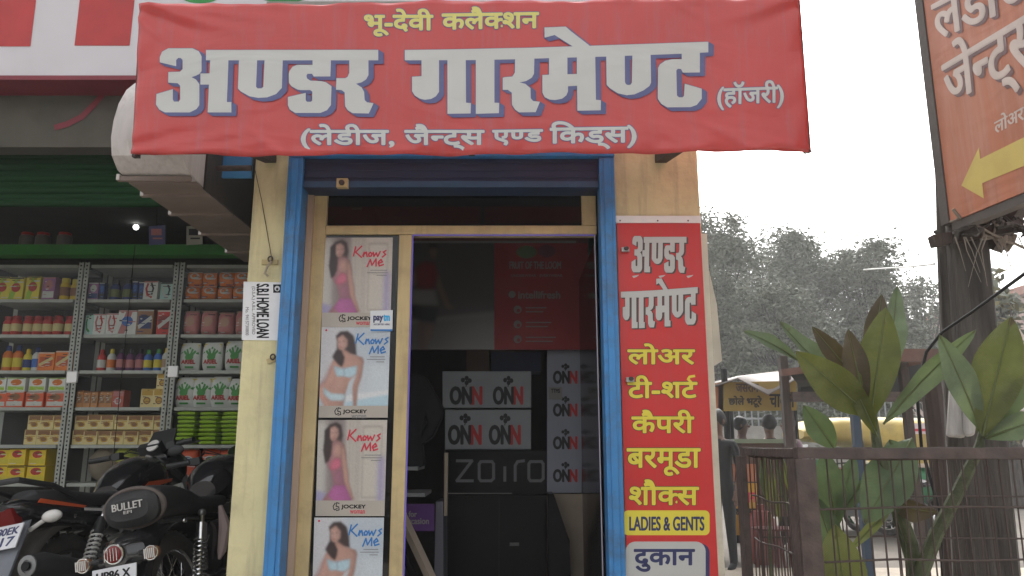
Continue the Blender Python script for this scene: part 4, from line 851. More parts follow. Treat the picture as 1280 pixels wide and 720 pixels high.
mb = MB(); a = P(127, 604, 6.1); mb.ell((a.x, 6.15, SHZ[6] + .14), (.14, .10, .14), mat('sack', (0.20, 0.16, 0.12), 0.9, bump=.4)); tag(mb.build('sack'), 'brown sack on the low shelf behind the handlebar', 'sack')
mb = MB(); a = P(157, 570, 6.1); mb.ell((a.x, 6.12, a.z), (.09, .09, .08), flat('ball_lime', (.35, .38, .05))); mb.ell((a.x, 6.1, SHZ[6] + .06), (.11, .09, .06), MATS['sack']); tag(mb.build('melon'), 'yellow green round bag beside the brown sack', 'bag')
jj = jar('glass_jar', 'jar', .055, .11, ('jar_glass', (.10, .09, .08)), ('lid_red', (.3, .02, .02)), None)
for i, px in enumerate((33, 53, 80)):
    a = P(px, 306, 5.92); o = jj if i == 0 else dup(jj, (0, 0, 0)); o.location = (a.x, 5.92, bmz + .086); o['label'] = 'small glass jar with red lid on the green beam'; o['group'] = 'jars on the green beam'
for i, (px, c1, c2) in enumerate(((196, ('card_blue', (.08, .09, .2)), Pnk), (243, ('card_cream', (.3, .3, .24)), Dpk))):
    fr = front(5.6); mb = MB(); mb.prism([fr(px - 10, 283), fr(px + 10, 281), fr(px + 10, 305), fr(px - 10, 306)], (0, .01, 0), flat(*c1)); rectp(mb, (px - 7, 286, px + 6, 294), fr, flat(*c2), 2); rectp(mb, (px - 5, 297, px + 7, 299), fr, flat(*c2), 2)
    mb.tube([fr(px, 283), fr(px, 215)], .0015, M_black, 4); tag(mb.build('hanging_card'), ['blue and pink card hanging on a string over the racks', 'cream card hanging on a string over the racks'][i], 'card')

# ------------------------------------------------------------------ motorcycles
k_body = mat('gloss_black_paint', (0.010, 0.010, 0.012), 0.14, var=0.2, coat=0.6, dirt=(.05, .045, .04), dirt_amt=.25, dscale=5); k_plast = mat('black_plastic', (0.02, 0.02, 0.021), 0.55, bump=.1); k_seat = mat('seat_leatherette', (0.018, 0.018, 0.019), 0.6, bump=.25, bscale=120); k_tyre = mat('tyre_rubber', (0.03, 0.027, 0.025), 0.9, dirt=(0.09, 0.075, 0.06), bump=.3)
k_grey = mat('grey_alloy', (0.2, 0.2, 0.2), 0.4, metal=.7); k_stripe = flat('orange_stripe', (.5, .08, .02)); k_plate = flat('plate_white', (.6, .6, .62), .4); k_redl = mat('tail_lens', (.16, .008, .008), 0.15); k_amb = mat('amber_lens', (.2, .10, .06), 0.2); k_clear = mat('clear_lens', (.6, .58, .55), .15); k_mud = mat('dusty_guard', (.06, .052, .045), .8, dirt=(.12, .1, .08), bump=.2)
def wheel(root, x, Rr, alloy, wd=.055):
    t_ = MB(); t_.torus((x, 0, Rr), (0, 1, 0), Rr - .055, (.055, wd), k_tyre, 44, 12)
    for k in range(40):
        a = 6.2832 * k / 40; d = Vector((math.cos(a), 0, math.sin(a)))
        t_.bar(Vector((x, -.04, Rr)) + d * (Rr - .004), Vector((x, .04, Rr)) + d * (Rr - .004), .012, .01, k_tyre, up=d)
    wl = t_.build('wheel', root, local=True)
    r_ = MB(); r_.torus((x, 0, Rr), (0, 1, 0), Rr - .095, (.012, .04), k_plast if alloy else M_chrome, 44, 8)
    r_.lathe([(.06, -.07), (.07, -.06), (.05, -.02), (.05, .02), (.07, .06), (.06, .07)], k_grey, (x, 0, Rr), (0, 1, 0), 20)
    if alloy:
        for k in range(5):
            a = 6.2832 * k / 5; d = Vector((math.cos(a), 0, math.sin(a))); r_.bar(Vector((x, 0, Rr)) + d * .04, Vector((x, 0, Rr)) + d * (Rr - .1), .03, .05, k_plast, up=(0, 1, 0))
    else:
        for k in range(36):
            a = 6.2832 * k / 36; b = a + (.35 if k % 2 else -.35); s_ = .035 if k % 4 < 2 else -.035
            r_.tube([(x + .055 * math.cos(a), s_, Rr + .055 * math.sin(a)), (x + (Rr - .1) * math.cos(b), 0, Rr + (Rr - .1) * math.sin(b))], .002, M_chrome, 5)
    r_.build('rim', wl, local=True)
def shock(root, a, b, chrome):
    a = Vector(a); b = Vector(b); s_ = MB(); d = (b - a).normalized(); L = (b - a).length
    s_.tube([a, b], .014, M_chrome, 10); s_.tube([a + d * L * .62, a + d * L * .85], .03, M_chrome if chrome else k_plast, 12)
    pts = []; u = d.cross(Vector((0, 1, 0))).normalized(); v = d.cross(u)
    for k in range(9 * 14 + 1):
        t_ = k / (9 * 14); an = 6.2832 * 9 * t_; pts.append(a + d * (L * (.08 + .56 * t_)) + (u * math.cos(an) + v * math.sin(an)) * .031)
    s_.tube(pts, .006, M_chrome if chrome else k_clear, 6)
    s_.ell(a, (.022, .022, .022), k_grey, 10, 6); s_.ell(b, (.022, .022, .022), k_grey, 10, 6); s_.build('shock_absorber', root, local=True)
def guard(root, name, x, Rr, r, a0, a1, wd, m_):
    g = MB(); n = 18; vs = []; fs = []
    for i in range(n + 1):
        a = R(a0 + (a1 - a0) * i / n)
        for y, dr in ((-wd, -.03), (-wd * .8, 0), (0, .012), (wd * .8, 0), (wd, -.03)): vs.append((x + (r + dr) * math.cos(a), y, Rr + (r + dr) * math.sin(a)))
    for i in range(n):
        for j in range(4): fs.append((i * 5 + j, i * 5 + j + 1, i * 5 + j + 6, i * 5 + j + 5))
    g.add(vs, fs, m_); o = g.build(name, root, local=True); md = o.modifiers.new('thickness', 'SOLIDIFY'); md.thickness = .004; return o
def bike_common(root, rw, fw, Rr, alloy):
    wheel(root, rw, Rr, alloy, .058); wheel(root, fw, Rr, alloy, .045)
    f_ = MB()
    for s_ in (-1, 1):
        f_.tube([(rw, .11 * s_, Rr), (rw + .45, .10 * s_, Rr + .06)], .022, k_plast, 8); f_.tube([(rw - .22, .1 * s_, .72), (rw + .3, .1 * s_, .70), (rw + .75, .08 * s_, .66)], .016, k_plast, 8)
        f_.tube([(rw + .45, .10 * s_, .37), (rw + .38, .1 * s_, .70)], .016, k_plast, 8); f_.tube([(rw + .45, .10 * s_, .34), (rw + .8, .09 * s_, .22), (rw + .98, .05 * s_, .35), (rw + 1.0, 0, .9)], .02, k_plast, 8)
    bt = f_
    for x, z in ((rw - .05, .70), (rw + .2, .56), (rw + .32, .66), (rw + .1, .40), (rw, Rr), (rw + .5, .5), (rw + .46, .36), (rw + .7, .6)):
        bt.ell((x, -.135, z), (.014, .012, .014), M_chrome, 10, 6); bt.ell((x, .135, z), (.014, .012, .014), M_chrome, 10, 6)
    bt.tube([(rw + .3, -.13, .34), (rw + .34, -.22, .33), (rw + .34, -.30, .33)], .014, M_chrome, 8); bt.tube([(rw + .05, -.15, .42), (rw + .1, -.16, .55), (rw + .2, -.15, .62)], .006, M_chrome, 6)
    f_.build('frame', root, local=True)
    e = MB(); x = rw + .62; e.box(x - .12, x + .2, -.13, .13, .24, .46, k_grey); e.lathe([(.10, -.19), (.12, -.16), (.12, .16), (.10, .19)], k_grey, (x + .05, 0, .34), (0, 1, 0), 20)
    for k in range(7): e.box(x + .0, x + .2, -.1, .1, .47 + .022 * k, .48 + .022 * k, k_plast)
    e.box(x + .03, x + .17, -.07, .07, .46, .62, k_plast); e.build('engine', root, bevel=.01, local=True)
    q = MB()
    for s_ in (-1, 1):
        q.tube([(fw, .09 * s_, Rr), (fw - .12, .09 * s_, .62), (fw - .28, .09 * s_, 1.0)], [.028, .026, .02], k_grey, 10)
    q.build('front_fork', root, local=True)
    guard(root, 'front_mudguard', fw, Rr, Rr + .035, 20, 150, .06, k_body)
def bars(root, x, z, half, rise):
    c = MB()
    for s_ in (-1, 1):
        for q in range(2): c.tube([(x - .07, s_ * (half - .16), z + rise), (x + .03 + .02 * q, s_ * .2, z + .07 + .02 * q), (x + .10, s_ * .1, z + .03), (x + .08, s_ * .06, z - .12)], .004, k_plast, 5)
    c.build('cable', root, local=True)
    b = MB(); pts = [(x - .12, half, z + rise), (x - .08, half * .55, z + rise), (x + .02, .14, z), (x + .02, -.14, z), (x - .08, -half * .55, z + rise), (x - .12, -half, z + rise)]
    b.tube(pts, .011, k_plast, 8); hb = b.build('handlebar', root, local=True)
    for s_ in (-1, 1):
        g = MB(); g.tube([(x - .125, s_ * (half + .015), z + rise), (x - .095, s_ * (half - .12), z + rise)], .018, k_plast, 10); g.build('grip', hb, local=True)
        g = MB(); g.obox((x - .085, s_ * (half - .165), z + rise), (.05, .06, .045), k_plast); g.tube([(x - .05, s_ * (half - .15), z + rise), (x - .02, s_ * (half - .10), z + rise - .005), (x - .06, s_ * (half + .02), z + rise - .01)], .006, k_grey, 6); g.build('lever', hb, local=True)

A = thing('motorcycle', 'black motorcycle with orange stripes and grab rail leaning at left', 'motorcycle', (-2.48, 4.0, .25)); A.rotation_euler = (R(-11), 0, R(80))
bike_common(A, .42, 1.72, .31, True)
s_ = MB(); s_.loft([(.12, .03, .80, .03, 2.5), (.18, .09, .82, .05, 2.5), (.35, .13, .80, .06, 2.6), (.55, .14, .775, .055, 2.6), (.75, .12, .76, .06, 2.5), (.92, .09, .79, .05, 2.4)], k_seat); s_.build('seat', A, local=True)
s_ = MB(); s_.loft([(.80, .09, .80, .06, 2.2), (.88, .13, .84, .11, 2.3), (1.0, .155, .88, .14, 2.3), (1.15, .16, .90, .145, 2.3), (1.28, .13, .90, .12, 2.2), (1.36, .06, .88, .07, 2)], k_body); tk = s_.build('fuel_tank', A, local=True)
for s in (-1, 1):
    q = MB(); q.prism([(.92, .156 * s, .80), (1.22, .165 * s, .84), (1.24, .165 * s, .86), (1.0, .160 * s, .85)], (0, .004 * s, 0), k_stripe); q.build('stripe', tk, local=True)
s_ = MB(); s_.loft([(.02, .04, .79, .015, 2.2), (.08, .10, .78, .05, 2.4), (.3, .145, .73, .07, 2.5), (.55, .15, .69, .08, 2.5), (.78, .14, .66, .10, 2.5), (.9, .10, .66, .08, 2.5)], k_body); tp = s_.build('tail_cowl', A, local=True)
for s in (-1, 1):
    q = MB(); q.prism([(.12, .128 * s, .79), (.42, .154 * s, .735), (.44, .155 * s, .745), (.14, .128 * s, .81)], (0, .004 * s, 0), k_stripe); q.prism([(.42, .158 * s, .72), (.60, .158 * s, .70), (.60, .158 * s, .715), (.42, .158 * s, .735)], (0, .003 * s, 0), k_clear); q.build('stripe', tp, local=True)
g = MB(); g.tube([(.38, -.14, .80), (.22, -.14, .87), (.02, -.11, .915), (-.03, 0, .915), (.02, .11, .915), (.22, .14, .87), (.38, .14, .80)], .016, k_plast, 8); g.build('grab_rail', A, local=True)
g = MB(); g.prism([(.02, -.06, .78), (.02, .06, .78), (.06, .05, .70), (.06, -.05, .70)], (.05, 0, 0), k_redl); g.build('tail_light', A, local=True)
guard(A, 'rear_mudguard', .42, .31, .37, 20, 165, .085, k_mud)
g = MB(); g.prism([(.09, -.10, .70), (.09, .10, .70), (-.06, .09, .42), (-.06, -.09, .42)], (.02, 0, .01), mat('grey_flap', (.14, .15, .17), .6)); g.build('mud_flap', A, local=True)
pl = MB(); pl.prism([(.058, -.10, .70), (.058, .10, .70), (-.006, .10, .585), (-.006, -.10, .585)], (.006, 0, -.003), k_plate)
def plmp(u, v, e): return Vector((.058 - .064 * v - e * 3, .10 - .20 * u, .70 - .115 * v))
text(pl, '80EK', (.30, .12, .92, .42), plmp, f_navy, .012); text(pl, '17', (.52, .52, .88, .88), plmp, f_navy, .012); pl.build('number_plate', A, local=True)
for s in (-1, 1):
    q = MB(); q.tube([(.12, .08 * s, .66), (.10, .20 * s, .70)], .012, k_clear, 8); q.ell((.09, .235 * s, .705), (.035, .055, .032), k_clear); q.build('indicator', A, local=True)
    shock(A, (.40, .145 * s, .36), (.60, .145 * s, .72), False)
mf = MB(); mf.tube([(-.04, -.20, .48), (.04, -.20, .47), (.42, -.19, .37), (.62, -.17, .29), (.9, -.12, .2)], [.055, .068, .066, .04, .022], k_plast, 18); mf.lathe([(.052, 0), (.052, .006), (.03, .008), (.03, -.02)], k_grey, (-.042, -.20, .481), (-1, 0, .1), 16); mf.lathe([(.022, 0), (.022, .01)], M_black, (-.05, -.20, .482), (-1, 0, .1), 12); mf.build('exhaust', A, local=True)
bars(A, 1.30, 1.03, .37, .045)
s_ = MB(); s_.loft([(1.30, .10, 1.00, .07, 2.3), (1.38, .14, .99, .11, 2.3), (1.48, .13, .95, .12, 2.2), (1.56, .07, .92, .08, 2)], k_body); s_.prism([(1.34, -.11, 1.07), (1.34, .11, 1.07), (1.46, .09, 1.22), (1.46, -.09, 1.22)], (.012, 0, .0), k_plast); s_.build('headlight_cowl', A, local=True)
s_ = MB(); s_.obox((1.29, 0, 1.085), (.05, .16, .08), k_plast, Matrix.Rotation(R(-35), 3, 'Y')); s_.lathe([(.045, 0), (.045, .01), (.038, .012)], k_clear, (1.265, -.03, 1.10), (-.8, 0, .6), 16); s_.build('instrument_panel', A, local=True)

B = thing('motorcycle', 'black classic motorcycle with thick lettered seat and chrome shock beside the yellow pillar', 'motorcycle', (-1.73, 3.70, .25)); B.rotation_euler = (R(-11), 0, R(86))
bike_common(B, .46, 1.82, .33, False)
s_ = MB(); s_.loft([(.14, .10, .80, .05, 2.8), (.17, .135, .80, .085, 2.9), (.24, .15, .81, .095, 2.9), (.40, .155, .81, .085, 2.8), (.52, .155, .79, .075, 2.8), (.62, .15, .765, .06, 2.6), (.85, .14, .755, .055, 2.5), (1.0, .10, .77, .05, 2.4)], k_seat, 28); st = s_.build('seat', B, local=True)
q = MB(); q.torus((.20, 0, .805), (1, 0, .12), .12, (.014, .014), mat('worn_piping', (.10, .08, .07), .8, bump=.3), 40, 8); q.v = [(x, y * 1.22, .805 + (z - .805) * .78) for x, y, z in q.v]; q.build('piping', st, local=True)
q = MB(); mpS = lambda u, v, e: Vector((.134 - e * 6 + .0 * v, .085 - .17 * u, .84 - .06 * v)); text(q, 'BULLET', (.05, .05, .95, .62), mpS, k_clear, .006); text(q, 'EFI', (.38, .72, .62, .95), mpS, k_clear, .003); q.build('lettering', st, local=True)
s_ = MB(); s_.loft([(.92, .08, .84, .06, 2.2), (1.0, .13, .88, .12, 2.2), (1.15, .16, .90, .15, 2.1), (1.32, .165, .90, .155, 2.1), (1.45, .13, .89, .12, 2.1), (1.52, .06, .87, .06, 2)], k_body, 28); s_.build('fuel_tank', B, local=True)
guard(B, 'rear_mudguard', .46, .33, .40, 10, 172, .10, k_body)
for s in (-1, 1):
    shock(B, (.44, .16 * s, .36), (.56, .16 * s, .72), True)
    q = MB(); q.loft([(.60, .02, .52, .10, 3), (.66, .05, .53, .14, 3), (.88, .05, .53, .15, 3), (.94, .02, .52, .10, 3)], k_body); q.v = [(x, y + .13 * s, z) for x, y, z in q.v]; q.build('side_panel', B, local=True)
tl_ = MB(); tl_.loft([(.0, .06, .60, .06, 2.2), (.05, .12, .60, .075, 2.4), (.14, .13, .61, .085, 2.4)], k_body); tl_.build('tail_bracket', B, local=True)
q = MB(); q.lathe([(.038, -.02), (.042, 0), (.036, .02), (.016, .03)], k_redl, (.0, 0, .61), (-1, 0, 0), 20)
for k in range(5): q.bar((-.034, (k - 2) * .014, .582), (-.034, (k - 2) * .014, .638), .003, .003, M_chrome)
q.torus((-.008, 0, .61), (1, 0, 0), .042, .005, M_chrome, 24, 6); q.build('tail_light', B, local=True)
for s in (-1, 1):
    q = MB(); q.tube([(.05, .09 * s, .59), (.03, .15 * s, .585)], .012, k_plast, 8); q.lathe([(.028, -.03), (.032, 0), (.027, .014), (.010, .02)], k_amb, (.02, .165 * s, .585), (-1, 0, 0), 18)
    for k in range(6): q.bar((-.004, .165 * s + (k - 2.5) * .009, .563), (-.004, .165 * s + (k - 2.5) * .009, .607), .0035, .004, k_clear)
    q.torus((.012, .165 * s, .585), (1, 0, 0), .031, .004, M_chrome, 22, 6); q.build('indicator', B, local=True)
pl = MB(); pl.prism([(-.012, .105, .555), (-.012, -.105, .555), (-.03, -.105, .44), (-.03, .105, .44)], (.006, 0, 0), k_plate)
plm2 = lambda u, v, e: Vector((-.012 - .018 * v - e * 3, .105 - .21 * u, .555 - .115 * v)); text(pl, 'UP86 X', (.10, .14, .86, .46), plm2, M_black, .012); text(pl, '2510', (.2, .56, .8, .88), plm2, M_black, .012); pl.build('number_plate', B, local=True)
bars(B, 1.40, 1.03, .37, .02)
for s in (-1, 1):
    q = MB(); q.tube([(1.30, .24 * s, 1.05), (1.27, .30 * s, 1.13)], .006, k_plast, 6); q.ell((1.265, .31 * s, 1.14), (.014, .055, .035), k_plast); q.build('mirror', B, local=True)
q = MB(); q.lathe([(.02, -.10), (.08, -.06), (.095, 0), (.095, .02)], k_body, (1.56, 0, .98), (1, 0, 0), 22); q.lathe([(.03, 0), (.05, .015), (.05, .03)], M_chrome, (1.46, 0, 1.06), (-.6, 0, .8), 18); q.build('headlight', B, local=True)
rg = MB(); rg.tube([(.70, -.20, .74), (.71, -.21, .62), (.66, -.20, .5), (.64, -.19, .46)], [.012, .035, .025, .008], mat('pink_rag', (.35, .27, .25), .9, bump=.4), 8); tag(rg.build('rag', B, local=True), None, None)

# ------------------------------------------------------------------ right side: hoarding, trunk post, struts, cables
M_or = flex_wrinkle(mat('faded_orange_flex', (0.42, 0.15, 0.085), 0.5, var=0.1, scale=2, dirt=(.55, .4, .35), dirt_amt=.25, stretch=(6, 6, .6)), .4)
YL = 3.2; pl_, pr_ = P(1188, 278, YL), P(1280, 240, YL * .872)
dirh = Vector((pr_.x - pl_.x, pr_.y - pl_.y, 0)).normalized(); nH = Vector((0, 0, 1)).cross(dirh).normalized()
if nH.x > 0: nH = -nH
HP = plane(pl_, nH)
hd = thing('hoarding', 'faded orange hoarding with grey Hindi words and yellow arrow, seen edge on', 'hoarding', pl_)
pb = Vector((pl_.x, pl_.y, pl_.z)); pe = pb + dirh * 1.9; top = Vector((0, 0, 1.5))
mb = MB(); mb.prism([pb, pe, pe + top, pb + top], -nH * .03, M_or); mb.build('flex_sheet', hd)
mb = MB(); fm = mat('weathered_frame', (.10, .085, .08), .8, bump=.3)
mb.bar(pb - dirh * .03 - nH * .02, pb - dirh * .03 - nH * .02 + top, .05, .05, fm, up=dirh); mb.bar(pb - nH * .03 - Vector((0, 0, .02)), pe - nH * .03 - Vector((0, 0, .02)), .05, .035, fm); mb.build('frame', hd)
mb = MB(); hi = mat('hoarding_pale_ink', (.55, .46, .42), .5); hy = mat('hoarding_yellow', (.55, .42, .12), .5); hg = mat('hoarding_shadow', (.17, .10, .10), .5)
def hq(q):
    """a quad of picture points on the hoarding -> (u, v) map"""
    c = [HP(*p) for p in q]
    def mp(u, v, e):
        a = c[0].lerp(c[1], u); b = c[3].lerp(c[2], u); return a.lerp(b, v) + nH * e * 2
    return mp
text(mb, 'लेडीज', (0, 0, 1, 1), hq([(1163, -12), (1290, -85), (1296, 0), (1171, 50)]), hi, .012, shadow=(.03, .05, hg))
text(mb, ['जे', ('न', .66), 'ट्स'], (0, 0, 1, 1), hq([(1176, 62), (1300, -20), (1306, 100), (1186, 150)]), hi, .012, shadow=(.03, .05, hg))
text(mb, 'लोअर, टी', (0, 0, 1, 1), hq([(1243, 147), (1302, 114), (1304, 140), (1244, 170)]), hi, .008)
def pp(pts): mb.poly([HP(a, b, .0012) for a, b in pts], hy)
pp([(1202, 232), (1224, 184), (1230, 248)]); pp([(1225, 199), (1320, 152), (1322, 190), (1228, 229)])
mb.build('lettering', hd)
bark = mat('trunk_bark', (.050, .042, .036), .9, var=.55, scale=3, bump=.9, bscale=9, stretch=(9, 9, .8), dirt=(.04, .035, .03))
tp_ = thing('wooden_post', 'thick dark wooden trunk post under the orange hoarding', 'post', (1.98, 3.3, 0))
mb = MB(); nn = 26; ringsz = [0, .3, .8, 1.3, 1.8, 2.25, 2.6]; vs = []; fs = []
for i, z in enumerate(ringsz):
    for j in range(nn):
        a = 6.2832 * j / nn; r = (.125 - .006 * i) * (1 + .16 * math.sin(5 * a + .3 * i) + .06 * math.sin(11 * a + 2)); r = max(r, .06)
        vs.append((1.912 + .023 * i + r * math.cos(a), 3.3 + r * math.sin(a), z))
for i in range(len(ringsz) - 1):
    for j in range(nn): fs.append((i * nn + j, i * nn + (j + 1) % nn, (i + 1) * nn + (j + 1) % nn, (i + 1) * nn + j))
mb.add(vs, fs, bark); mb.build('trunk', tp_, ang=60)
mb = MB(); c0 = P(1218, 290, 3.25)
for k in range(46):
    a = Vector((c0.x + random.uniform(-.15, .17), 3.18 + random.uniform(-.06, .02), c0.z + random.uniform(-.06, .05)))
    b = a + Vector((random.uniform(-.06, .16), random.uniform(-.05, .05), random.uniform(-.07, .06))); mb.tube([a, (a + b) / 2 + Vector((0, -.01, random.uniform(-.02, .02))), b], random.uniform(.004, .013), random.choice((bark, mat('straw_rope', (.2, .17, .14), .9))), 5)
for k in range(12):
    a = Vector((c0.x + random.uniform(-.17, .2), 3.15, c0.z - .05)); mb.tube([a, a + Vector((random.uniform(-.03, .03), 0, -.06)), a + Vector((random.uniform(-.05, .05), 0, -.14 - random.random() * .08))], [.004, .002, .001], MATS['straw_rope'], 4)
mb.build('rope_binding', tp_)
mb = MB(); mb.bar(P(1165, 302, 3.2), P(1275, 282, 3.2), .05, .05, M_wood); mb.build('cross_piece', tp_)
mb = MB(); mb.bar(P(1240, 312, 3.28), P(1300, 215, 3.1), .09, .05, M_wood); tag(mb.build('slanted_brace'), 'slanted wooden brace between trunk post and orange hoarding', 'brace')
mb = MB(); mb.tube([P(1300, 328, 2.3), P(1270, 350, 2.4), P(1215, 390, 2.6), P(1178, 415, 2.75), P(1158, 440, 2.8), P(1146, 490, 2.85), P(1152, 560, 2.9), P(1175, 640, 2.9), P(1180, 760, 2.9)], .006, M_black, 8); tag(mb.build('black_cable'), 'thick black cable sagging across the trunk post', 'cable')
mb = MB(); mb.tube([P(1080, 337, 5), P(1130, 334, 4.2), P(1168, 330, 3.25)], .006, mat('pale_cable', (.5, .5, .48), .6), 6); tag(mb.build('pale_cable'), 'pale thin cable running from the trunk post to the left', 'cable')
mb = MB(); mb.tube([P(1003, 42, 4.0), P(1018, 22, 4.2), P(1032, -6, 4.5)], .004, MATS['pale_cable'], 6); tag(mb.build('sky_cable'), 'thin cable rising into white sky beside the banner end', 'cable')
mb = MB(); fr = front(3.6)
for i, q in enumerate(([(1190, 482), (1212, 480), (1215, 515), (1208, 548), (1186, 546)], [(1206, 482), (1224, 485), (1224, 520), (1220, 545), (1208, 546)])): mb.prism([P(a, b, 2.95 - .03 * i) for a, b in q], (0, .03, 0), mat('grey_cloth', (.34, .32, .30), .9, bump=.6, bscale=14, stretch=(6, 6, 1)))
tag(mb.build('grey_cloth', bevel=.012), 'grey white cloth hanging in front of the trunk post', 'cloth')

# ------------------------------------------------------------------ tree guard cage and broad leaved plants
cg = thing('tree_guard', 'rusty iron tree guard with wire mesh around leafy plants', 'tree guard', (1.3, 1.95, 0))
YC = 1.95; zc = P(1100, 560, YC).z; xl = P(1012, 640, YC).x; yb = YC + .46
mb = MB(); mb.box(xl - .02, 2.2, YC - .004, YC + .03, zc - .026, zc, M_rust); mb.build('rail', cg)
mb = MB(); mb.box(xl - .02, xl + .012, YC + .031, yb, zc - .024, zc - .002, M_rust); mb.build('rail', cg)
mb = MB(); mb.box(xl - .02, 2.2, yb, yb + .03, zc - .026, zc, M_rust); mb.build('rail', cg)
for x, y in ((xl, YC), (xl, yb), (2.17, YC), (2.17, yb)):
    mb = MB(); mb.box(x - .028, x + (.022 if y == YC else -.012), y - .008, y - .002, 0, zc - .027, M_rust); mb.box(x - .03, x - .024, y - .002, y + .05, 0, zc - .027, M_rust); mb.build('post', cg)
mw = mat('rust_wire', (.06, .042, .036), .7, metal=.3)
def meshpanel(p, q, nx, z0, z1, nz):
    mb = MB(); p = Vector(p); q = Vector(q)
    for i in range(nx + 1):
        a = p.lerp(q, i / nx); j = random.uniform(-.006, .006); mb.tube([(a.x + j, a.y + random.uniform(-.004, .004), z0), (a.x, a.y, (z0 + z1) / 2), (a.x - j, a.y, z1)], .0021, mw, 5, False)
    for k in range(nz + 1):
        z = z0 + (z1 - z0) * k / nz; n = 8
        mb.tube([p.lerp(q, i / n) + Vector((0, random.uniform(-.004, .004), z + random.uniform(-.005, .005))) for i in range(n + 1)], .0028, mw, 5, False)
    return mb.build('mesh_panel', cg)
meshpanel((xl + .03, YC + .01, 0), (2.17, YC + .01, 0), 46, .1, zc - .026, 10)
meshpanel((xl, YC + .04, 0), (xl, yb, 0), 17, .1, zc - .026, 10); meshpanel((xl + .03, yb + .01, 0), (2.17, yb + .01, 0), 34, .1, zc - .026, 10)

def leafmat(name, c, vein=1.35):
    if name in MATS: return MATS[name]
    m = mat(name, c, .42, var=.22, scale=14, spec=.45, dirt=tuple(min(.3, q * 1.3 + .035) for q in c), dirt_amt=.55, dscale=16); t = m.node_tree; b = t.nodes['Principled BSDF']
    tc = t.nodes.new('ShaderNodeTexCoord'); wv = t.nodes.new('ShaderNodeTexWave'); wv.inputs['Scale'].default_value = 11; wv.inputs['Distortion'].default_value = .5; wv.bands_direction = 'Y'
    t.links.new(tc.outputs['UV'], wv.inputs['Vector']); cr = t.nodes.new('ShaderNodeValToRGB'); cr.color_ramp.elements[0].position = .85; cr.color_ramp.elements[0].color = (1, 1, 1, 1); cr.color_ramp.elements[1].color = (vein, vein, vein * .9, 1)
    t.links.new(wv.outputs['Fac'], cr.inputs[0]); mx = t.nodes.new('ShaderNodeMixRGB'); mx.blend_type = 'MULTIPLY'; mx.inputs[0].default_value = 1
    old = b.inputs['Base Color'].links[0].from_socket; t.links.new(old, mx.inputs[1]); t.links.new(cr.outputs[0], mx.inputs[2]); t.links.new(mx.outputs[0], b.inputs['Base Color'])
    bp = t.nodes.new('ShaderNodeBump'); bp.inputs['Strength'].default_value = .3; bp.inputs['Distance'].default_value = .004; t.links.new(wv.outputs['Fac'], bp.inputs['Height']); t.links.new(bp.outputs[0], b.inputs['Normal'])
    sx = t.nodes.new('ShaderNodeSeparateXYZ'); t.links.new(tc.outputs['UV'], sx.inputs[0]); nz = t.nodes.new('ShaderNodeTexNoise'); nz.inputs['Scale'].default_value = 28; t.links.new(tc.outputs['Object'], nz.inputs['Vector'])
    ad = t.nodes.new('ShaderNodeMath'); ad.operation = 'MULTIPLY_ADD'; ad.inputs[1].default_value = .9; t.links.new(nz.outputs['Fac'], ad.inputs[0]); t.links.new(sx.outputs['Y'], ad.inputs[2])
    tr_ = t.nodes.new('ShaderNodeValToRGB'); tr_.color_ramp.elements[0].position = .93; tr_.color_ramp.elements[1].position = 1.0; sc2 = t.nodes.new('ShaderNodeMath'); sc2.operation = 'MULTIPLY'; sc2.inputs[1].default_value = .41; t.links.new(ad.outputs[0], sc2.inputs[0]); t.links.new(sc2.outputs[0], tr_.inputs[0])
    mt = t.nodes.new('ShaderNodeMixRGB'); mt.inputs[2].default_value = (.06, .04, .02, 1); t.links.new(tr_.outputs[0], mt.inputs[0]); t.links.new(mx.outputs[0], mt.inputs[1]); t.links.new(mt.outputs[0], b.inputs['Base Color'])
    tl_ = t.nodes.new('ShaderNodeBsdfTranslucent'); g2 = t.nodes.new('ShaderNodeMixRGB'); g2.blend_type = 'MULTIPLY'; g2.inputs[0].default_value = 1; g2.inputs[2].default_value = (1.25, 1.25, .75, 1); t.links.new(mt.outputs[0], g2.inputs[1]); t.links.new(g2.outputs[0], tl_.inputs[0])
    ms = t.nodes.new('ShaderNodeMixShader'); ms.inputs[0].default_value = .2; t.links.new(b.outputs[0], ms.inputs[1]); t.links.new(tl_.outputs[0], ms.inputs[2]); t.links.new(ms.outputs[0], t.nodes['Material Output'].inputs['Surface'])
    return m
LM = {'olive': leafmat('leaf_olive', (.068, .078, .014)), 'grey': leafmat('leaf_grey_green', (.085, .115, .065)), 'brown': leafmat('leaf_bronze', (.05, .036, .018)), 'pale': leafmat('leaf_pale_green', (.062, .092, .044)), 'lime': leafmat('leaf_lime', (.125, .14, .04))}
MRIB = flat('leaf_midrib', (.085, .10, .04))
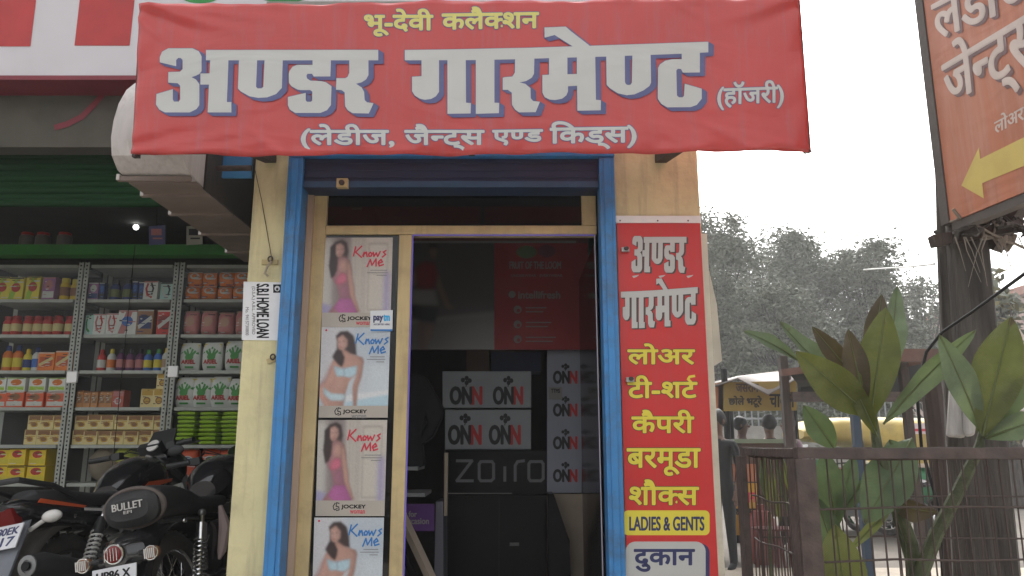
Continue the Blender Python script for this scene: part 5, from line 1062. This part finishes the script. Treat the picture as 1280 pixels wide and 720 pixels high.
def leaf(par, b, t, wpx, col, bend=.06, fold=.25, roll=0.0):
    B_ = P(*b); T_ = P(*t); ax = T_ - B_; L = ax.length; d = ax.normalized(); W = wpx * B_.y / F / 2
    view = ((B_ + T_) / 2 - CAM).normalized(); sd = d.cross(view).normalized(); nm = sd.cross(d).normalized()
    if nm.y > 0: nm = -nm
    Rm = Matrix.Rotation(roll, 3, d); sd = Rm @ sd; nm = Rm @ nm
    n, k = 16, 6; vs = []; uv = []; fs = []
    for i in range(n + 1):
        s_ = i / n; wv = W * (math.sin(math.pi * min(1, s_ ** .85)) ** .75 if 0 < s_ < 1 else 0) * (.55 + .75 * s_ if s_ < .6 else 1.0); wv = max(wv, .0022 if s_ < .99 else .0004)
        c = B_ + ax * s_ + nm * (bend * L * (math.sin(math.pi * s_) - .0))
        for j in range(k + 1):
            q = j / k * 2 - 1; ripple = .012 * L * math.sin(s_ * 17 + q * 2) * abs(q)
            vs.append(c + sd * (q * wv) + nm * (fold * wv * abs(q) + ripple)); uv.append((q * .2, s_ * 2 - abs(q) * .25))
    for i in range(n):
        for j in range(k): fs.append((i * (k + 1) + j, i * (k + 1) + j + 1, (i + 1) * (k + 1) + j + 1, (i + 1) * (k + 1) + j))
    mb = MB(); mb.add(vs, fs, LM[col]); nL = len(fs)
    rib = [B_ + ax * (i / 10) + nm * (bend * L * math.sin(math.pi * i / 10) + .0015) for i in range(11)]
    mb.tube(rib, [.0032 * (1 - .8 * i / 10) for i in range(11)], MRIB, 5)
    o = mb.build('leaf', par, ang=80); me = o.data; ul = me.uv_layers.new(name='UVMap')
    for p in me.polygons:
        for li in p.loop_indices:
            vi = me.loops[li].vertex_index; ul.data[li].uv = uv[vi] if vi < len(uv) else (0, 0)
    return o
stemm = mat('green_stem', (.05, .06, .025), .6, var=.4, scale=30, bump=.3)
def plant(name, label, stem, leaves, sm=stemm):
    t = thing(name, label, 'plant', (P(*stem[-1][:3]).x, stem[-1][2], 0), 0, None)
    for s_ in ([stem] if not isinstance(stem[0], list) else stem):
        mb = MB(); mb.tube([P(x, y, Y) for x, y, Y, r in s_], [r for *_, r in s_], sm, 9); mb.build('stem', t)
    for l in leaves: leaf(t, *l)
    return t
plant('broad_leaf_plant', 'plant with large olive and bronze leaves fanning up above the cage rail', [(1090, 510, 2.12, .010), (1097, 560, 2.12, .014), (1118, 620, 2.14, .015), (1140, 680, 2.16, .017), (1150, 800, 2.18, .02)], [
    ((1088, 520, 2.12), (994, 438, 2.02), 50, 'olive', .10, .2), ((1086, 505, 2.14), (974, 402, 2.2), 34, 'grey', -.05, .5, .7), ((1000, 452, 2.25), (929, 414, 2.3), 20, 'grey', .08, .5, .5), ((1088, 525, 2.10), (1107, 384, 2.05), 52, 'olive', .05, .15), ((1096, 505, 2.16), (1121, 358, 2.22), 34, 'grey', .06, .4, .4),
    ((1086, 480, 2.18), (1102, 368, 2.24), 32, 'brown', .06, .3), ((1076, 480, 2.14), (1015, 408, 2.16), 26, 'brown', .05, .3), ((1082, 510, 2.1), (1060, 411, 2.08), 32, 'brown', .06, .2), ((1104, 530, 2.1), (1220, 412, 1.98), 30, 'grey', -.06, .5, .3), ((1096, 545, 2.1), (1062, 470, 2.06), 22, 'olive', .04, .3)])
plant('broad_leaf_plant', 'plant with tall upright leaves in front of the trunk post', [(1228, 538, 2.0, .008), (1224, 560, 2.02, .013), (1200, 610, 2.05, .016), (1170, 668, 2.1, .018), (1150, 720, 2.14, .02), (1148, 800, 2.16, .021)], [
    ((1226, 538, 2.0), (1174, 418, 1.96), 38, 'grey', .06, .3, .2), ((1228, 545, 1.98), (1264, 396, 1.94), 62, 'olive', .05, .12), ((1230, 545, 2.0), (1300, 455, 1.9), 34, 'grey', -.06, .4, .4), ((1232, 548, 2.0), (1310, 520, 1.95), 34, 'grey', .1, .4), ((1224, 545, 2.02), (1236, 440, 2.1), 34, 'olive', .05, .3)])
plant('broad_leaf_plant', 'low plant with pale green leaves inside the cage behind the mesh', [(1045, 600, 2.2, .006), (1046, 660, 2.2, .009), (1050, 800, 2.2, .011)], [
    ((1044, 562, 2.2), (1004, 506, 2.16), 34, 'pale', .06, .3), ((1046, 660, 2.2), (1030, 562, 2.16), 40, 'pale', .05, .3), ((1048, 640, 2.18), (1068, 570, 2.2), 26, 'pale', .05, .3), ((1052, 640, 2.18), (1080, 600, 2.2), 22, 'pale', .05, .3), ((1060, 770, 2.1), (1044, 655, 2.04), 58, 'lime', .08, .2), ((1046, 700, 2.2), (1020, 620, 2.16), 34, 'pale', .05, .3)])
plant('broad_leaf_plant', 'plant with one wide pale leaf drooping in the middle of the cage', [(1112, 620, 2.18, .006), (1120, 650, 2.2, .008), (1136, 700, 2.2, .010), (1144, 800, 2.2, .012)], [
    ((1140, 548, 2.15), (1080, 655, 2.1), 60, 'pale', .06, .2), ((1112, 625, 2.16), (1172, 640, 2.08), 30, 'brown', .12, .5, .5), ((1118, 630, 2.16), (1060, 690, 2.12), 14, 'lime', .1, .3), ((1112, 550, 2.2), (1135, 600, 2.16), 44, 'pale', .05, .3)])
for i, xs0 in enumerate((950, 965, 978)):
    pass
plant('strappy_plant', 'plant with thin strap leaves at the left side of the cage', [(962, 640, 2.38, .005), (964, 720, 2.38, .006), (964, 800, 2.38, .007)], [((962, 575, 2.3), (975, 655, 2.3), 8, 'lime', .05, .3), ((955, 570, 2.3), (962, 640, 2.3), 7, 'lime', .05, .3), ((970, 572, 2.28), (984, 640, 2.28), 7, 'pale', .05, .3), ((978, 570, 2.25), (988, 620, 2.25), 7, 'lime', .05, .3), ((950, 575, 2.3), (955, 620, 2.3), 6, 'pale', .05, .3)])

# ------------------------------------------------------------------ food stall, second shed, people
def person(label, loc, joints, edges, cols, rz=0, hair=(.012, .01, .01)):
    """joints: name -> (x, y, z, radius); edges between names; cols: list of (z limit, material)"""
    t = thing('person', label, 'person', loc, rz); names = list(joints)
    me = bpy.data.meshes.new('body'); me.from_pydata([joints[n][:3] for n in names], [(names.index(a), names.index(b)) for a, b in edges], []); o = bpy.data.objects.new('body', me); COL.objects.link(o)
    md = o.modifiers.new('skin', 'SKIN'); md.use_smooth_shade = True
    for i, n in enumerate(names):
        sv = me.skin_vertices[0].data[i]; sv.radius = (joints[n][3], joints[n][4] if len(joints[n]) > 4 else joints[n][3]); sv.use_root = (n == 'pelvis')
    o.modifiers.new('sub', 'SUBSURF').levels = 2
    bpy.context.view_layer.update(); dg = bpy.context.evaluated_depsgraph_get(); m2 = bpy.data.meshes.new_from_object(o.evaluated_get(dg)); o.modifiers.clear(); o.data = m2; o.parent = t
    for _, mm, _f in cols: m2.materials.append(mm)
    for p in m2.polygons:
        p.use_smooth = True
        for i, (zl, mm, fn) in enumerate(cols):
            if p.center.z < zl and (fn is None or fn(p.center)): p.material_index = i; break
    return t
skin = mat('brown_skin', (.11, .055, .037), .6); shirt = mat('black_shirt', (.008, .008, .010), .8, bump=.3); trous = mat('dark_trousers', (.008, .008, .010), .85); pinks = mat('pale_pink_shirt', (.2, .125, .15), .8); hairm = mat('black_hair', (.008, .007, .007), .7)
def man_joints(h=1.7, seated=False):
    k = h / 1.7
    J = {'pelvis': (0, 0, .92, .14, .11), 'waist': (0, 0, 1.08, .13, .10), 'chest': (0, 0, 1.28, .16, .12), 'neck0': (0, 0, 1.43, .075), 'neck1': (0, -.01, 1.50, .055), 'head0': (0, -.02, 1.57, .075, .085), 'head1': (0, -.02, 1.66, .078, .09), 'crown': (0, -.01, 1.72, .04)}
    E = [('pelvis', 'waist'), ('waist', 'chest'), ('chest', 'neck0'), ('neck0', 'neck1'), ('neck1', 'head0'), ('head0', 'head1'), ('head1', 'crown')]
    for s, c in ((1, 'l'), (-1, 'r')):
        J.update({c + 'sh': (.18 * s, 0, 1.40, .06), c + 'el': (.23 * s, .02, 1.12, .045), c + 'wr': (.22 * s, -.08, .88, .03), c + 'pa': (.22 * s, -.10, .80, .032, .018), c + 'hip': (.09 * s, 0, .86, .09), c + 'kn': (.10 * s, -.01, .48, .06), c + 'an': (.10 * s, .02, .09, .042), c + 'to': (.11 * s, -.13, .035, .04, .03)})
        E += [('chest', c + 'sh'), (c + 'sh', c + 'el'), (c + 'el', c + 'wr'), (c + 'wr', c + 'pa'), ('pelvis', c + 'hip'), (c + 'hip', c + 'kn'), (c + 'kn', c + 'an'), (c + 'an', c + 'to')]
        for q in range(4): J[c + 'f%d' % q] = (.22 * s, -.13 + .018 * q, .72 - .008 * (1 if q in (1, 2) else 0), .008); E.append((c + 'pa', c + 'f%d' % q))
        J[c + 'th'] = (.19 * s, -.14, .78, .009); E.append((c + 'pa', c + 'th'))
    return {n: tuple(v * k for v in q) for n, q in J.items()}, E
def headbits(t, z, y=-.02, k=1.0):
    hb = MB(); hb.ell((0, y + .028 * k, z + .02 * k), (.098 * k, .10 * k, .11 * k), hairm, 18, 12); hb.v = [(a * (1 + .04 * math.sin(40 * a + 31 * c)), b, c + .006 * math.sin(50 * b + 23 * a)) for a, b, c in hb.v]; hb.build('hair', t, local=True)
    fb = MB(); fb.ell((0, y - .095 * k, z - .02 * k), (.014 * k, .022 * k, .02 * k), skin, 8, 6)
    for s in (-1, 1): fb.ell((.034 * s * k, y - .082 * k, z + .0 * k), (.012 * k, .008 * k, .007 * k), M_black, 8, 5); fb.ell((.085 * s * k, y, z - .01), (.012, .02, .03), skin, 8, 6)
    fb.ell((0, y - .085 * k, z - .055 * k), (.022 * k, .008 * k, .006 * k), mat('lip', (.2, .06, .05)), 8, 5); fb.build('face', t, local=True)
J, E = man_joints(1.66)
pc = lambda pt: True
cols = [(.05, M_black, None), (.86, trous, lambda c: abs(c.x) < .19 or c.z < .6), (.86, skin, None), (1.40, shirt, lambda c: abs(c.x) < .21 or c.z > 1.1), (1.12, skin, None), (9, skin, None)]
a = P(905, 690, 8.6); t = person('man in black clothes standing beside the food stall', (a.x, 8.6, 0), J, E, cols, R(-40)); headbits(t, 1.605)
a = P(897, 690, 9.6); J, E = man_joints(1.66); t = person('man in pale pink shirt half hidden behind the man in black', (a.x - .08, 9.6, 0), J, E, [(.05, M_black, None), (.86, trous, lambda c: abs(c.x) < .19 or c.z < .6), (.86, skin, None), (1.40, pinks, lambda c: True), (9, skin, None)], R(-20)); headbits(t, 1.605)
J, E = man_joints(1.68)
for i, (px, Y, lab, mm, rz) in enumerate(((930, 11.2, 'man facing left behind the stall counter', shirt, 60), (966, 10.6, 'person with round black hair seen from behind at the stall', shirt, 180), (990, 10.9, 'person beside the black haired one at the stall counter', pinks, -70))):
    a = P(px, 600, Y); t = person(lab, (a.x, Y, 0), J, E, [(.05, M_black, None), (.86, trous, lambda c: abs(c.x) < .19 or c.z < .6), (.86, skin, None), (1.42, mm, lambda c: True), (9, skin, None)], R(rz)); headbits(t, 1.62)

fs_ = thing('food_stall', 'small food stall with yellow Hindi sign under a sagging grey tarp', 'food stall', (3.0, 9.6, 0))
YS = 9.3; fr = front(YS); sy_ = mat('stall_yellow', (.27, .18, .03), .6, dirt=(.25, .14, .04), dirt_amt=.5); tarp = mat('grey_tarp', (.20, .175, .16), .8, bump=.3, dirt=(.2, .17, .15))
mb = MB(); mb.prism([fr(898, 478), fr(996, 476), fr(996, 513), fr(898, 514)], (0, .04, 0), sy_); text(mb, 'जसराम', (920, 480, 948, 490), fr, f_brown, .4); text(mb, 'छोले भटूरे', (911, 495, 952, 509), fr, M_black, .5); text(mb, 'चावल', (962, 493, 993, 509), fr, M_black, .5); mb.build('sign_board', fs_)
mb = MB(); mb.prism([fr(888, 480), fr(904, 478), fr(904, 513), fr(888, 512)], (0, .03, 0), mat('orange_panel', (.36, .12, .05), .6)); mb.build('side_panel', fs_)
mb = MB(); g_ = lambda x, y, Y: P(x, y, Y)
mb.add([g_(893, 482, 9.0), g_(922, 472, 9.15), g_(960, 492, 8.9), g_(992, 474, 9.1), g_(992, 462, 11.3), g_(955, 466, 11.3), g_(922, 470, 11.2), g_(893, 477, 11)], [(0, 1, 6, 7), (1, 2, 5, 6), (2, 3, 4, 5)], tarp); o = mb.build('tarp_roof', fs_, ang=80); o.modifiers.new('t', 'SOLIDIFY').thickness = .02
for px, Y in ((907, 9.35), (912, 11.1), (987, 9.35), (992, 11.1)):
    a = P(px, 500, Y); mb = MB(); mb.tube([(a.x, Y, 0), (a.x, Y, 2.25)], .04, M_rust if px == 987 else M_black, 8); mb.build('post', fs_)
a, b = P(921, 551, YS), P(1000, 551, YS)
mb = MB(); mb.box(a.x, b.x, YS + .1, 10.3, 1.36, 1.41, mat('counter_green', (.20, .24, .16), .6)); mb.box(a.x + .1, b.x, YS + .15, 10.2, .5, 1.359, mat('counter_brown', (.09, .045, .028), .7, dirt=(.08, .05, .04))); mb.build('counter', fs_)
fr2 = front(YS - .02 + .1)
mb = MB(); mb.prism([fr2(912, 604), fr2(946, 604), fr2(946, 669), fr2(912, 669)], (0, .02, 0), mat('stall_orange_yellow', (.5, .25, .02), .6)); mb.prism([fr2(912, 580), fr2(946, 580), fr2(946, 602), fr2(912, 602)], (0, .02, 0), MATS['orange_panel'])
text(mb, 'जसराम', (917, 616, 944, 628), fr2, pRd, .5); text(mb, 'छोले भटूरे', (919, 633, 950, 646), fr2, M_black, .5); text(mb, 'अमृत', (925, 650, 948, 664), fr2, M_black, .6); mb.build('front_board', fs_)
# second shed behind the plants
sh = thing('tin_shed', 'dark open shed with rusty tin roof behind the tall leaves', 'shed', (4.0, 7.2, 0))
YH = 7.0; a, b = P(992, 470, YH), P(1205, 470, YH)
rt = mat('rusty_tin', (.10, .045, .032), .7, var=.3, bump=.3, dirt=(.08, .06, .05)); mb = MB()
zr = P(1150, 440, YH).z
mb.box(P(1098, 440, YH).x, b.x + .1, YH, 8.79, zr - .02, zr + .03, rt); mb.box(P(1098, 440, YH).x, b.x + .1, YH - .02, YH + .03, zr - .09, zr - .022, rt); mb.build('roof', sh)
mb = MB(); mb.add([P(984, 462, YH), P(1098, 446, YH), P(1096, 474, YH + 1.6), P(1000, 482, YH + 1.6)], [(0, 1, 2, 3)], mat('black_sheet', (.015, .014, .014), .7, bump=.3)); o = mb.build('side_roof', sh); o.modifiers.new('t', 'SOLIDIFY').thickness = .02
mb = MB(); mb.bar(P(976, 466, YH - .02), P(1010, 462, YH - .02), .06, .06, rt); mb.build('purlin', sh)
mb = MB(); z2_ = P(1150, 492, YH).z; mb.box(a.x, b.x, YH + .05, YH + .11, z2_ - .07, z2_ + .02, M_rust); mb.build('beam', sh)
mb = MB(); mb.box(P(1000, 470, 8.8).x, P(1215, 470, 8.8).x, 8.8, 8.9, P(1004, 494, 8.8).z, zr + .12, M_black); mb.build('back_sheet', sh)
for px in (994, 1082, 1150, 1200):
    c = P(px, 560, YH); mb = MB(); mb.box(c.x - .035, c.x + .035, YH + .12, YH + .19, 0, zr - .025, M_wood if px != 1082 else mat('blue_post', (.012, .03, .06), .6)); mb.build('post', sh)
bw = mat('brown_bench_wood', (.055, .035, .026), .8, var=.3, bump=.3)
bc = thing('wooden_bench', 'dark brown wooden bench behind the cage mesh', 'bench', (2.1, 3.6, .05)); c = P(1095, 650, 3.6)
mb = MB(); mb.box(c.x - .3, c.x + .3, 3.45, 3.85, .62, .66, bw); mb.build('seat', bc, bevel=.006)
for sx in (-.27, .27):
    for y in (3.48, 3.82): mb = MB(); mb.box(c.x + sx - .03, c.x + sx + .03, y - .03, y + .03, .05, .619, bw); mb.build('leg', bc)
mb = MB(); mb.box(c.x - .27, c.x + .27, 3.46, 3.48, .3, .5, bw); mb.build('apron', bc)
c = P(1177, 600, 3.9); mb = MB(); mb.tube([(c.x, 3.9, .05), (c.x + .01, 3.9, .8), (c.x, 3.9, P(1170, 470, 3.9).z)], [.06, .055, .05], M_wood, 10); tag(mb.build('dark_pole'), 'short dark wooden pole standing left of the trunk post', 'pole')
c = P(925, 560, 8.9)
# stall clutter: cooking pot, stools, gas cylinder, hanging bags
mb = MB(); mb.lathe([(.12, .0), (.15, .05), (.15, .5), (.1, .58), (.05, .6), (.05, .66)], mat('cylinder_red', (.18, .03, .025), .5), (P(952, 660, 9.2).x, 9.2, 0), n=20); tag(mb.build('gas_cylinder'), 'dull red gas cylinder on the ground by the stall', 'gas cylinder')
for i, px in enumerate((960, 978)):
    st_ = thing('stool', ['low plastic stool nearest the gas cylinder', 'low plastic stool nearest the cage post'][i], 'stool', (P(px, 650, 8.7).x, 8.7, 0), 0, 'stools by the food stall'); mb = MB(); mb.lathe([(.0, .43), (.17, .43), (.18, .45), (.0, .46)], mat('stool_maroon', (.10, .02, .02), .5), n=18); mb.build('seat', st_, local=True)
    for k in range(4): a_ = .785 + 1.5708 * k; mb = MB(); mb.tube([(.11 * math.cos(a_), .11 * math.sin(a_), .43), (.17 * math.cos(a_), .17 * math.sin(a_), 0)], .018, MATS['stool_maroon'], 6); mb.build('leg', st_, local=True)
# ------------------------------------------------------------------ auto rickshaw, parked bikes, far wall
ar_ = thing('auto_rickshaw', 'yellow and green auto rickshaw parked behind the shed posts', 'auto rickshaw', (5.6, 12.5, 0), R(180))
ay = mat('rickshaw_yellow', (.47, .34, .08), .6, var=.1, dirt=(.22, .17, .09), dirt_amt=.6); ag = mat('rickshaw_green', (.02, .17, .06), .4)
mb = MB(); mb.loft([(-1.25, .55, 1.35, .30, 3), (-1.15, .62, 1.42, .33, 3.5), (-.3, .64, 1.50, .27, 3.5), (.4, .62, 1.56, .20, 3.5), (.75, .56, 1.55, .16, 3.5), (.95, .48, 1.50, .08, 3)], ay, 24); mb.build('canopy', ar_, local=True)
mb = MB(); mb.loft([(-1.3, .52, .75, .25, 4), (-1.2, .62, .72, .34, 4), (-.35, .64, .70, .34, 4), (-.3, .64, .55, .18, 4), (.35, .6, .52, .16, 4), (.5, .45, .75, .36, 3.5), (.95, .32, .78, .34, 3), (1.15, .18, .72, .22, 2.5)], ag, 24); mb.build('body', ar_, local=True)
mb = MB(); mb.box(-1.24, -.35, -.645, .645, 1.0, 1.06, mat('pale_trim', (.55, .45, .35), .6)); mb.box(-1.2, -.5, -.63, .63, 1.06, 1.2, ay); mb.build('side_curtain', ar_, local=True)
mb = MB(); mb.prism([(.98, -.42, 1.12), (.98, .42, 1.12), (.80, .46, 1.5), (.80, -.46, 1.5)], (.01, 0, 0), M_glass); mb.build('windscreen', ar_, local=True)
for x, y in ((-.85, .55), (-.85, -.55), (.85, 0)):
    mb = MB(); mb.torus((x, y, .21), (0, 1, 0), .155, (.055, .055), k_tyre, 28, 8); mb.lathe([(.10, -.03), (.10, .03)], k_grey, (x, y, .21), (0, 1, 0), 16); mb.build('wheel', ar_, local=True)
mb = MB(); mb.box(-.75, -.2, -.5, .5, .62, .8, k_seat); mb.box(-.85, -.75, -.5, .5, .8, 1.2, k_seat); mb.build('seat', ar_, bevel=.03, local=True)
mb = MB(); mb.box(-1.0, -.55, .652, .657, 1.5, 1.66, flat('sticker_pale', (.6, .5, .5))); mb.box(-.95, -.6, .658, .660, 1.54, 1.58, pRd); mb.build('sticker', ar_, local=True)
ar_.location = (P(1066, 560, 12.5).x, 12.5, 0)
def small_bike(x, y, rz, c, label):
    t = thing('parked_motorcycle', label, 'motorcycle', (x, y, 0), rz, 'motorcycles parked behind the cage')
    for wx in (.3, 1.55):
        q = MB(); q.torus((wx, 0, .3), (0, 1, 0), .25, (.05, .05), k_tyre, 26, 8); q.torus((wx, 0, .3), (0, 1, 0), .2, (.012, .03), M_chrome, 24, 6); q.lathe([(.05, -.06), (.05, .06)], k_grey, (wx, 0, .3), (0, 1, 0), 12)
        for k in range(10): a_ = 6.2832 * k / 10; q.tube([(wx, 0, .3), (wx + .2 * math.cos(a_), 0, .3 + .2 * math.sin(a_))], .006, M_chrome, 4)
        q.build('wheel', t, local=True)
    q = MB(); q.loft([(.75, .08, .8, .07, 2.3), (.95, .15, .86, .13, 2.3), (1.15, .12, .88, .1, 2.2), (1.25, .05, .86, .05, 2)], mat('paint_' + c[0], c[1], .25, coat=.4), 16); q.build('fuel_tank', t, local=True)
    q = MB(); q.loft([(.02, .05, .8, .03, 2.4), (.15, .12, .8, .06, 2.5), (.6, .12, .77, .055, 2.5), (.82, .09, .79, .05, 2.4)], k_seat, 14); q.build('seat', t, local=True)
    q = MB(); q.box(.55, .95, -.12, .12, .25, .6, k_grey); q.tube([(.3, .08, .3), (.6, .1, .65), (1.2, .05, .8)], .02, k_plast, 6); q.tube([(.1, -.16, .32), (.6, -.16, .3)], .05, M_chrome, 10); q.build('engine', t, bevel=.02, local=True)
    q = MB(); q.tube([(1.55, .07, .3), (1.3, .07, 1.0)], .022, M_chrome, 8); q.tube([(1.55, -.07, .3), (1.3, -.07, 1.0)], .022, M_chrome, 8); q.tube([(1.15, .36, 1.05), (1.28, .1, 1.03), (1.28, -.1, 1.03), (1.15, -.36, 1.05)], .014, k_plast, 6); q.lathe([(.04, -.1), (.09, 0), (.08, .03)], M_chrome, (1.42, 0, .93), (1, 0, 0), 14); q.build('front_fork', t, local=True)
for i, (px, Y, rz, c, l) in enumerate(((1128, 11.6, 120, ('red', (.35, .02, .02)), 'red tanked motorcycle parked beside the auto rickshaw'), (1160, 11.0, 105, ('blue', (.04, .1, .25)), 'blue tanked motorcycle parked right of the auto rickshaw'), (1192, 11.4, 100, ('silver', (.4, .4, .42)), 'silver tanked motorcycle parked behind the trunk post'))):
    small_bike(P(px, 600, Y).x, Y, R(rz), c, l)
fw = thing('boundary_wall', 'long grey boundary wall with iron railing under the trees', 'wall', (9, 24, 0))
mb = MB(); mb.box(3, 40, 24, 24.3, 0, 1.9, M_conc); mb.build('wall', fw)
mb = MB(); rl = mat('grey_railing', (.28, .29, .29), .6)
for k in range(150): x = 3.1 + k * .2; mb.box(x, x + .035, 24.12, 24.16, 1.9, 3.0, rl)
mb.box(3, 33, 24.11, 24.17, 2.9, 2.96, rl); mb.box(3, 33, 24.11, 24.17, 2.1, 2.16, rl)
mb.build('railing', fw)
for k in range(5):
    pass
mb = MB(); mb.box(24, 44, 34, 46, 0, 8.2, mat('far_pink_wall', (.42, .30, .26), .9)); fb = tag(mb.build('far_building'), 'pale pinkish building far behind the trunk post', 'building')
mb = MB()
for k in range(6):
    for z in (1.2, 4.6): mb.box(25 + k * 3.1, 26.4 + k * 3.1, 33.95, 34.05, z, z + 1.6, M_black)
mb.build('window', fb)
mb = MB(); mb.box(23.8, 44.2, 33.7, 46.2, 8.2, 8.6, mat('far_roof', (.35, .16, .12), .9)); mb.build('roof', fb)

# ------------------------------------------------------------------ trees
lf = [mat('foliage_dark', (.085, .10, .062), .7, var=.25, scale=.8), mat('foliage_mid', (.115, .13, .085), .7, var=.25, scale=.8), mat('foliage_light', (.15, .16, .11), .7, var=.25, scale=.8)]
ly = [mat('foliage_yellow', (.14, .12, .04), .7, var=.25, scale=.8), lf[2], lf[1]]
def tree(px, py_top, Y, wpx, label, seed, n=9000, pal=lf, size=.085, zlow=.08):
    rd = random.Random(seed); c = P(px, 560, Y); H = P(px, py_top, Y).z; Wd = wpx * Y / F / 2
    t = thing('tree', label, 'tree', (c.x, Y, 0), 0, 'trees behind the boundary wall'); base = Vector((c.x, Y, 0))
    tr = MB(); tips = []
    tr.tube([base, base + Vector((.1, 0, H * .2)), base + Vector((-.05, .1, H * .4)), base + Vector((.1, 0, H * .7))], [.28, .22, .16, .06], bark, 10)
    clumps = []
    for k in range(95):
        a = rd.uniform(0, 6.2832); z = H * rd.uniform(zlow, .97); f = (z / H - zlow) / (1 - zlow); prof = (math.sin(math.pi * min(.97, .12 + f * .86)) ** .6)
        r = Wd * prof * rd.uniform(.25, .95); q = base + Vector((r * math.cos(a), r * math.sin(a) * .8, z)); clumps.append((q, Wd * rd.uniform(.16, .32)))
        tr.tube([base + Vector((0, 0, z * .55)), base.lerp(q, .5) + Vector((0, 0, z * .32)), q], [.06, .035, .010], bark, 5)
    tr.build('trunk', t)
    cr = MB(); vs = [[], [], []]; fs = [[], [], []]
    for i in range(n):
        q, r = clumps[rd.randrange(len(clumps))]; d = Vector((rd.gauss(0, .66), rd.gauss(0, .66), rd.gauss(0, .6))) * r
        p = q + Vector((d.x, d.y, d.z * .75)); s = size * rd.uniform(.5, 1.3)
        u = Vector((rd.gauss(0, 1), rd.gauss(0, 1), rd.gauss(0, .6))).normalized(); v = u.cross(Vector((rd.gauss(0, 1), rd.gauss(0, 1), rd.gauss(0, 1)))).normalized()
        k = rd.choice((0, 1, 1, 2)) if int(abs(q.x * 7 + q.z * 5)) % 2 else rd.choice((0, 0, 1, 2)); o = len(vs[k])
        vs[k] += [p - u * s, p + v * s * .45, p + u * s, p - v * s * .45]; fs[k].append((o, o + 1, o + 2, o + 3))
    for k in range(3): cr.add(vs[k], fs[k], pal[k])
    cr.build('crown', t, ang=180)
tree(905, 262, 27, 150, 'tall hazy tree nearest the red price board', 1, 37584)
tree(1020, 288, 29, 150, 'broad hazy tree between the price board and the trunk post', 2, 37584)
tree(1105, 300, 27, 130, 'hazy tree rising behind the tall olive leaves', 3, 28188)
tree(1172, 345, 31, 90, 'smaller thin crowned tree left of the trunk post', 4, 9787, zlow=.1)
tree(965, 308, 34, 230, 'wide dark tree filling the gap behind two taller trees', 5, 31320)
tree(1075, 325, 35, 230, 'low wide tree far behind the middle trees', 7, 31320)
tree(988, 352, 25, 120, 'shorter bushy tree between the two tallest hazy trees', 8, 23489)
tree(1262, 330, 17, 80, 'yellowish sparse tree right of the trunk post', 6, 1500, ly, .13, .25)

# ------------------------------------------------------------------ haze: one closed box of thin even air
hz = bpy.data.materials.new('haze_air'); hz.use_nodes = True; t = hz.node_tree; t.nodes.clear()
pv = t.nodes.new('ShaderNodeVolumePrincipled'); pv.inputs['Density'].default_value = 0.0031; pv.inputs['Color'].default_value = (.86, .86, .85, 1); pv.inputs['Anisotropy'].default_value = .2
ho = t.nodes.new('ShaderNodeOutputMaterial'); t.links.new(pv.outputs[0], ho.inputs['Volume'])
mb = MB(); mb.box(-115, 115, -95, 135, -1, 14, hz); h = mb.build('haze'); h['kind'] = 'stuff'
